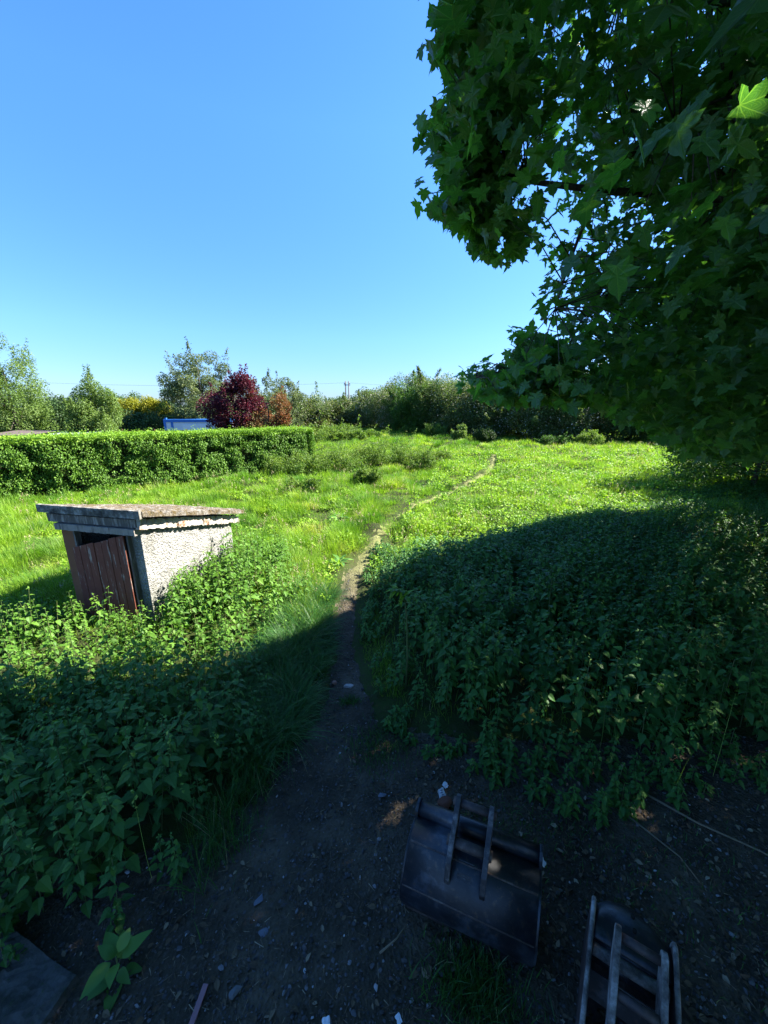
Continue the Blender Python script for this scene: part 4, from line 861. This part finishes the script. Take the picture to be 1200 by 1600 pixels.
# ------------------------------------------------------------------ clipped hedge
hl = float(np.linalg.norm(HB-HA))+3.2; HA2 = HA-HDIR*3.0; rotz = math.atan2(HDIR[1], HDIR[0])
hedge = thing('clipped_hedge', 'long clipped green privet hedge running behind the shed', 'hedge', (HA2[0], HA2[1], 0), rotz)
HH, HT = 1.74, 1.15
r = np.random.RandomState(400)
def hs_wall(n, kind):
    if kind == 'front': L = r.uniform(0, hl, n); z = r.uniform(.02, HH, n)**1.0; y = np.zeros(n)
    elif kind == 'back': L = r.uniform(0, hl, n); z = r.uniform(.8, HH, n); y = np.full(n, HT)
    elif kind == 'top': L = r.uniform(0, hl, n); y = r.uniform(0, HT, n); z = np.full(n, HH)
    else: y = r.uniform(0, HT, n); z = r.uniform(.02, HH, n); L = np.full(n, hl)
    return L, y, z
g = Geo()
for kind, n in (('front', 62000), ('top', 34000), ('back', 9000), ('end', 7500)):
    L, y, z = hs_wall(n, kind); dep = r.uniform(0, 1, n)**1.6*.22
    from mathutils import noise as mn
    fb = lambda sc, off: np.array([mn.fractal(Vector((a_*sc+off, b_*sc, c_*sc)), .8, 2.2, 3) for a_, b_, c_ in zip(L, y, z)])
    bul = .16*fb(1.1, 3.3)+.04*fb(3.5, 9.1)
    topb = .035*sn(L, y, .5, 43, 3)+.03*sn(L, y, 2.8, 44, 2)
    if kind == 'front': y = y+dep-bul-.0
    elif kind == 'back': y = y-dep+bul
    elif kind == 'top': z = z-dep+topb+(r.uniform(size=n) < .12)*r.uniform(0, .10, n); ks = (r.uniform(size=n) < .03) & (np.sin(L*7.3+np.sin(y*9)*2) > .5); z = z+ks*r.uniform(0, .22, n)
    else: L = L-dep+bul+.05
    hole = 1.5*fb(2.3, 20.0)
    if kind == 'front':
        km = r.uniform(size=n) < np.clip(1.15-1.5*sst(hole, .1, .8), .12, 1); y = y+.10*sst(hole, 0, .8)
        L, y, z, dep = L[km], y[km], z[km], dep[km]; n = len(L)
    # rounded corners
    cr = np.clip((z-(HH-.25))/.25, 0, 1)
    if kind == 'front': y = y+.10*cr**2
    rd = np.clip((L-(hl-.5))/.5, 0, 1.2); y = y+(.35*rd**2 if kind == 'front' else 0); z = z-.10*rd**2*(kind == 'top')
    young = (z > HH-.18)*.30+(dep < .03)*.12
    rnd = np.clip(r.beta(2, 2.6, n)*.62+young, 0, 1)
    yaw = r.normal(3.14, .9, n) if kind == 'front' else r.uniform(0, 6.28, n)
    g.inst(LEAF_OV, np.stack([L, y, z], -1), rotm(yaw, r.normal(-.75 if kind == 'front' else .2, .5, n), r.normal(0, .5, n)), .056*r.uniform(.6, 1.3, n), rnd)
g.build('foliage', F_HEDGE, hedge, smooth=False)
bm = bmesh.new(); box(bm, .15, hl-.42, .26, HT-.2, -.3, HH-.24); bmesh.ops.subdivide_edges(bm, edges=bm.edges, cuts=8, use_grid_fill=True)  # solid dark box added as the hedge's shaded inside, behind the leaves
rr_ = random.Random(2)
for v in bm.verts: v.co += Vector((rr_.uniform(-.06, .06), rr_.uniform(-.05, .05), rr_.uniform(-.05, .05)))
b = NB('hedge_shade_core'); n1 = b.noise(18, 4, .7); bmobj('shade_core', bm, b.out(b.bsdf(b.ramp(n1, [(.35, (.012, .016, .008)), (.7, (.04, .05, .02))]), .95, .05, bump=n1, bstr=1, bdist=.05)), hedge)

# ------------------------------------------------------------------ blue and white cabin, garden roofs, fence, pole
M_WHITE = plain('cabin_white', (.62, .66, .72), .5, .4, .12, 2); M_BLUE = plain('cabin_blue', (.03, .16, .50), .45, .4, .2, 3)
cx0, cx1, cD = atx(254, 35), atx(357, 35), 35
cab = thing('portable_cabin', 'white site cabin with blue frame behind the hedge', 'cabin', (cx0, cD, float(hz(cx0, cD))), R(3))
zt = 1.62-float(hz(cx0, cD)); CW = cx1-cx0
bm = bmesh.new(); box(bm, .06, CW-.06, .06, 2.3, .15, zt-.22); bmobj('wall', bm, M_WHITE, cab)
bm = bmesh.new(); box(bm, 0, CW, 0, 2.36, zt-.24, zt); bmobj('roof_frame', bm, M_BLUE, cab, bevel=.01)
bm = bmesh.new(); box(bm, 0, CW, 0, 2.36, 0, .16); bmobj('base_frame', bm, M_BLUE, cab, bevel=.01)
for xx in (0, .62, CW-.18): bm = bmesh.new(); box(bm, xx, xx+.18, .0, .2, .16, zt-.24); bmobj('post', bm, M_BLUE, cab, bevel=.01)
for xx in (.1, CW-.25): bm = bmesh.new(); box(bm, xx, xx+.15, .1, .25, zt, zt+.12); bmobj('lifting_block', bm, M_BLUE, cab, bevel=.01)
bm = bmesh.new(); box(bm, 1.6, CW-.5, .03, .06, zt-1.3, zt-.45); pnl = bmobj('panel', bm, plain('panel_white', (.72, .74, .76), .5, .3, .1, 4), cab)
def low_shed(label, x, y, wd, dp, z, rz, mat):
    z0 = float(hz(x, y)); t = thing('outbuilding', label, 'outbuilding', (x, y, z0), rz); H_ = z-z0
    bm = bmesh.new(); box(bm, .1, wd-.1, .1, dp-.1, -.1, H_-.16)
    bmobj('wall', bm, plain('shed_brown', (.10, .055, .035)), t)
    bm = bmesh.new(); nn = 40
    for i in range(nn):
        for s_ in range(2):
            pass
    A = [[bm.verts.new((wd*i/nn, dp*j, H_-.15*(1-j)*1.0+.012*math.sin(i*math.pi/1.0+j)*(1 if i % 2 else -1))) for i in range(nn+1)] for j in (0, 1)]
    B = [[bm.verts.new((wd*i/nn, dp*j, H_-.15*(1-j)-.03)) for i in range(nn+1)] for j in (0, 1)]
    for i in range(nn):
        bm.faces.new([A[0][i], A[0][i+1], A[1][i+1], A[1][i]]); bm.faces.new([B[0][i], B[1][i], B[1][i+1], B[0][i+1]]); bm.faces.new([A[0][i], B[0][i], B[0][i+1], A[0][i+1]]); bm.faces.new([A[1][i], A[1][i+1], B[1][i+1], B[1][i]])
    bmobj('roof', bm, mat, t)
M_TIN = plain('grey_tin_roof', (.33, .35, .38), .5, .4, .3, 6)
low_shed('low outbuilding with grey corrugated roof behind the hedge at left', atx(52, 21), 21, 2.1, 2.4, 1.27, R(4), M_TIN)
low_shed('low outbuilding with brownish grey roof behind the hedge at far left', atx(-40, 20.5), 20.5, 2.6, 2.2, 1.33, R(0), plain('grey_felt', (.13, .10, .09)))
f = thing('garden_fence', 'dark reddish brown board fence just showing above the hedge', 'fence', (atx(185, 26), 26, float(hz(atx(185, 26), 26))), R(2))
fz = 1.16-float(hz(atx(185, 26), 26))
bm = bmesh.new()
for k in range(34): box(bm, k*.125, k*.125+.118, 0, .02, 0, fz-.04+.01*(k % 3))
bmobj('board', bm, plain('fence_brown', (.13, .055, .035)), f)
for k in range(3): bm = bmesh.new(); box(bm, k*2.1, k*2.1+.09, .03, .12, -.2, fz+.05); bmobj('post', bm, plain('fence_post', (.10, .05, .035)), f)

pD = 72; pX = atx(543.5, pD); M_POLE = plain('pole_wood', (.17, .15, .13), .8, .2, .3, 3)
po = thing('electricity_pole', 'wooden electricity pole far off above the hawthorns', 'utility pole', (pX, pD, 0)); ph = 7.3
for xx in (-.28, .28):
    g = Geo(); tube(g, [(xx, 0, -.5), (xx, 0, ph)], [.13, .10], 10); g.build('post', M_POLE, po)
bm = bmesh.new(); box(bm, -.55, .55, -.08, .08, ph-.7, ph-.58); bmobj('cross_arm', bm, M_POLE, po)
M_INS = plain('insulator', (.05, .04, .04), .3, .5)
for xx in (-.48, .48): g = Geo(); tube(g, [(xx, 0, ph-.52), (xx, 0, ph-.25)], [.07, .05], 8); g.build('insulator', M_INS, po)
for k, xx in enumerate((-.48, .48)):
    g = Geo(); pts = []
    for t in np.linspace(-1, 1, 41): pts.append((pX+xx+t*60, pD+t*14, ph-.25-.9+.9*abs((abs(t)*2) % 2-1)**2-.0))
    tube(g, pts, .006, 4); tag(g.build('overhead_wire', M_INS), ['thin overhead wire on the left insulator of the pole', 'thin overhead wire on the right insulator of the pole'][k], 'wire', 'wires on the far pole')

# ------------------------------------------------------------------ sycamore at the right
F_SYC = foliage('sycamore_leaf', [(0, (.036, .095, .034)), (.5, (.068, .165, .045)), (.85, (.12, .25, .05)), (1, (.21, .36, .055))], trans=.52, rough=.30, spec=.6, veins=True, tgain=(1.5, 1.9, .5))
def proj(P):
    x, y, z = P[:, 0], P[:, 1], P[:, 2]-CAM_H; cp, sp_ = math.cos(R(PITCH)), math.sin(R(PITCH))
    dep = y*cp-z*sp_; up = y*sp_+z*cp; dd_ = np.where(dep > .05, dep, .05)
    return 600+x/dd_*FPX, 800-up/dd_*FPX, dep
SIL = [(684, -60), (688, 60), (700, 105), (725, 130), (676, 180), (680, 210), (664, 268), (668, 292), (705, 335), (750, 385), (790, 415), (835, 450), (872, 490), (885, 545), (850, 520), (806, 508), (800, 565), (765, 575), (735, 562), (716, 570),
       (725, 605), (770, 628), (850, 625), (930, 635), (985, 660), (1040, 690), (1090, 712), (1140, 718), (1215, 712), (3000, 690), (3000, -60)]
SHB = [(-12, 1.8), (-6, 2.4), (-2.9, 2.85), (-1.1, 3.35), (-.5, 3.8), (-.2, 4.25), (.2, 4.8), (1.0, 5.8), (2.6, 7.5), (5.5, 9.1), (9.2, 12.0), (14, 15)]
def shade_ok(P, m=0.0):
    k = (P[:, 2]-.5)/SDIR[2]; sx = P[:, 0]-SDIR[0]*k; sy = P[:, 1]-SDIR[1]*k
    return sy < np.interp(sx, [p[0] for p in SHB], [p[1] for p in SHB])-m
def can_ok(P, m=.1):
    px, py, dep = proj(P); vis = (dep > .05) & (px > -200) & (px < 1230) & (py > -30) & (py < 1700)
    jx = 44*sn(px, py, 105, 901, 3); jy = 34*sn(px, py, 105, 902, 3)
    fq = 1-.85*sst(py, 400, 490); jx = jx*fq; jy = jy*fq
    if m == 0: jx = jx+np.random.RandomState(5).normal(0, 11, len(P))
    ok = inpoly(px+jx, py+jy, SIL) | ~vis
    # above the frame keep right of the silhouette's line too
    ok &= ~((dep > .05) & (py <= -30) & (py > -900) & (px < 640) & (px > -400))
    return ok & shade_ok(P, m) & (P[:, 1] < 1.02*P[:, 0]+3.0) & (np.linalg.norm(P-np.array([0, 0, CAM_H]), axis=1) > 2.5), vis
TC = np.array([6.6, 2.0]); r = np.random.RandomState(500)
def crown_pts(n, lo, hi, cond):
    P = r.uniform(lo, hi, (n, 3)); e = ((P[:, 0]-TC[0])/8.6)**2+((P[:, 1]-TC[1])/8.8)**2+((P[:, 2]-5.5)/7.0)**2
    ok, vis = can_ok(P); return P[(e < 1) & ok & cond(P, vis)]
# dense in the visible near shell, thinner elsewhere
A = crown_pts(60000, (-2, .0, 1.3), (10, 11, 7), lambda P, v: v & (P[:, 2] < 6.5))
from mathutils import noise as mn
def gaps(P, th): return P[np.array([mn.noise(Vector(p)*1.35) > th for p in P])]
A = gaps(A[:6800], -.24)[:5900]
def sprig(n, poly, d0, d1):
    px = r.uniform(640, 1215, n*60); py = r.uniform(-20, 760, n*60); D = r.uniform(d0, d1, n*60); k = inpoly(px, py, poly); px, py, D = px[k][:n], py[k][:n], D[k][:n]
    bb = (800-py)/FPX; f_ = math.cos(R(PITCH))+bb*math.sin(R(PITCH)); up = bb*math.cos(R(PITCH))-math.sin(R(PITCH))
    return np.stack([(px-600)/FPX/f_*D, D, CAM_H+up/f_*D], -1)
SPR = [sprig(150, [(806, 508), (850, 520), (885, 560), (880, 640), (770, 628), (725, 605), (716, 570), (735, 562), (765, 575), (800, 565)], 3.3, 4.2),
       sprig(130, [(668, 262), (735, 255), (790, 400), (750, 385), (705, 335)], 2.7, 3.6), sprig(130, [(688, 0), (760, 0), (760, 260), (676, 205), (676, 180), (725, 130), (700, 105)], 2.6, 3.5),
       sprig(330, [(880, 480), (1215, 480), (1215, 735), (1130, 735), (1040, 695), (930, 635), (880, 630)], 4.5, 7.5)]
A = np.concatenate([A]+SPR)
B = crown_pts(40000, (-2.5, -7, 2.6), (15, 11, 12.5), lambda P, v: ~v | (P[:, 2] >= 6.5))
B = B[:5800]
C_ = np.concatenate([A, B]); print('clusters', len(A), len(B))
syc_t = thing('sycamore_tree', 'large sycamore overhanging from the right with dark lobed leaves', 'tree', (7.3, 1.6, 0))
TO = np.array([7.3, 1.6, 0])
def bez(p0, p1, p2, n=10): t = np.linspace(0, 1, n)[:, None]; return (1-t)**2*p0+2*t*(1-t)*p1+t*t*p2
g = Geo(); trunk_top = TO+np.array([-.3, .2, 7.5]); tp = bez(TO+np.array([0, 0, -.4]), TO+np.array([.3, .1, 3.5]), trunk_top, 12); tube(g, tp-TO, np.linspace(.38, .14, 12), 12); g.build('trunk', M_BARK, syc_t)
nodes = [tp]
tg = [(.9, 2.9, 3.9), (1.6, 3.4, 5.2), (2.2, 4.8, 3.3), (4.2, 6.6, 3.4), (6.5, 8.6, 2.9), (8.5, 9.5, 4.5), (2.5, .6, 5.5), (0, .0, 7), (3.5, 3.0, 8.5), (6, 4, 11), (9, -2, 9), (12, 3, 7), (5, -5, 7), (2, -3, 6), (3.0, 2.4, 4.2), (5.2, 5.2, 4.8), (1.6, 1.6, 4.6)]
for i, t in enumerate(tg):
    t = np.array(t, float); s = tp[min(11, 3+i % 8)]; mid = (s+t)/2+np.array([0, 0, .9 if t[2] < 6 else .2]); L_ = bez(s, mid, t, 12); L_[1:-1] += r.normal(0, .05, (10, 3))
    g = Geo(); tube(g, L_-TO, np.linspace(.085, .014, 12), 7); g.build('limb', M_BARK, syc_t); nodes.append(L_)
for t in ((1.25, 3.75, 2.95), (.75, 3.3, 2.75)):
    L_ = bez(np.array([4.2, 5.0, 3.4]), np.array([2.4, 4.2, 3.15]), np.array(t), 12); g = Geo(); tube(g, L_-TO, np.linspace(.03, .006, 12), 6); g.build('limb', M_BARK, syc_t); nodes.append(L_)
L_ = bez(tp[4], np.array([6., 4., 3.6]), np.array([4.2, 5.0, 3.4]), 10); g = Geo(); tube(g, L_-TO, np.linspace(.07, .03, 10), 6); g.build('limb', M_BARK, syc_t); nodes.append(L_)
nodes = np.concatenate(nodes); sub = C_[r.choice(len(C_), 170, replace=False)]; g = Geo(); nn2 = [nodes]
for s in sub:
    if np.linalg.norm(s-np.array([0, 0, CAM_H])) < 1.7: continue
    k = np.argmin(np.linalg.norm(nodes-s, axis=1)); L_ = bez(nodes[k], (nodes[k]+s)/2+np.array([0, 0, .15]), s, 7)
    ok, _ = can_ok(L_[1:], -.3)
    if ok.all(): tube(g, L_-TO, np.linspace(.016, .005, 7), 4); nn2.append(L_)
nodes = np.concatenate(nn2)
keep = []
for i, s in enumerate(C_):
    dd_ = np.linalg.norm(nodes-s, axis=1); k = np.argmin(dd_)
    if dd_[k] > .08 and dd_[k] < .75 and can_ok(np.array([nodes[k], (nodes[k]+s)/2, s]), -.3)[0].all(): tube(g, [nodes[k]-TO, (nodes[k]+s)/2+np.array([0, 0, .06])-TO, s-TO], [.005, .0035, .002], 3)
g.build('twigs', M_BARK, syc_t)
# leaves round each cluster end
def leaves(Cc, per, spread, seed, tpl, size, tilt):
    r = np.random.RandomState(seed); n = len(Cc)*per; k = np.repeat(np.arange(len(Cc)), per)
    P = Cc[k]+r.normal(0, spread, (n, 3))*np.array([1, 1, .6]); yaw = r.uniform(0, 6.28, n); off = .0
    ok, _ = can_ok(P, .0); P = P[ok]; yaw = yaw[ok]; m = len(P)
    cl = r.uniform(0, .35, len(Cc))[k][ok]
    return P-TO, rotm(yaw, r.normal(-.45, tilt, m), r.normal(0, tilt*.8, m)), size*r.uniform(.6, 1.25, m), np.clip(r.beta(2, 2.4, m)*.65+cl, 0, 1)
g = Geo(); P, Ro, S, rd = leaves(A, 14, .13, 501, None, .086, .65); g.inst(LEAF_SYC, P, Ro, S, rd)
P, Ro, S, rd = leaves(B, 11, .25, 502, None, .20, .45); g.inst(LEAF_SYC_LO, P, Ro, S, rd)
# a few leaves of the lowest spray hang close to the viewer
CL = sprig(34, [(830, 170), (1215, 60), (1215, 330), (1060, 420), (900, 400)], 1.1, 2.0); CL[:, 2] += .0
P = CL+r.normal(0, .04, CL.shape)-TO; m = len(P); g.inst(LEAF_SYC, P, rotm(r.uniform(0, 6.28, m), r.normal(-.7, .4, m), r.normal(0, .5, m)), .095*r.uniform(.7, 1.2, m), r.uniform(.0, .6, m))
g.build('crown', F_SYC, syc_t, smooth=False, lco=True)
print('leaves', len(P))

# unseen trees added beyond the right edge to shade the ground there
tree('shade_tree', 'unseen tree added beyond the right edge to shade the ground beside the sycamore', 'tree', 15.6, 9.6, 6.0, 3.6, F_DARK, 22000, .24, 702, .2, 90, .24, .2, 'added shade trees out of frame')
tree('shade_tree', 'second unseen shade tree added beyond the right edge, nearer than the other', 'tree', 15.5, 2.0, 10, 4.5, F_DARK, 22000, .26, 703, .8, 90, .24, .2, 'added shade trees out of frame')

tree('elder_bush', 'dark green bush at the right edge of the field beneath the sycamore', 'bush', 11.6, 11.9, 3.0, 2.5, F_GREEN, 14000, .085, 710, -.6, 50, .28, .3, sprig=16)
tree('elder_bush', 'second dark green bush farther back at the right edge beneath the sycamore', 'bush', 15.6, 14.6, 3.4, 3.0, F_GREEN, 12000, .10, 711, -.6, 50, .28, .3, sprig=16)
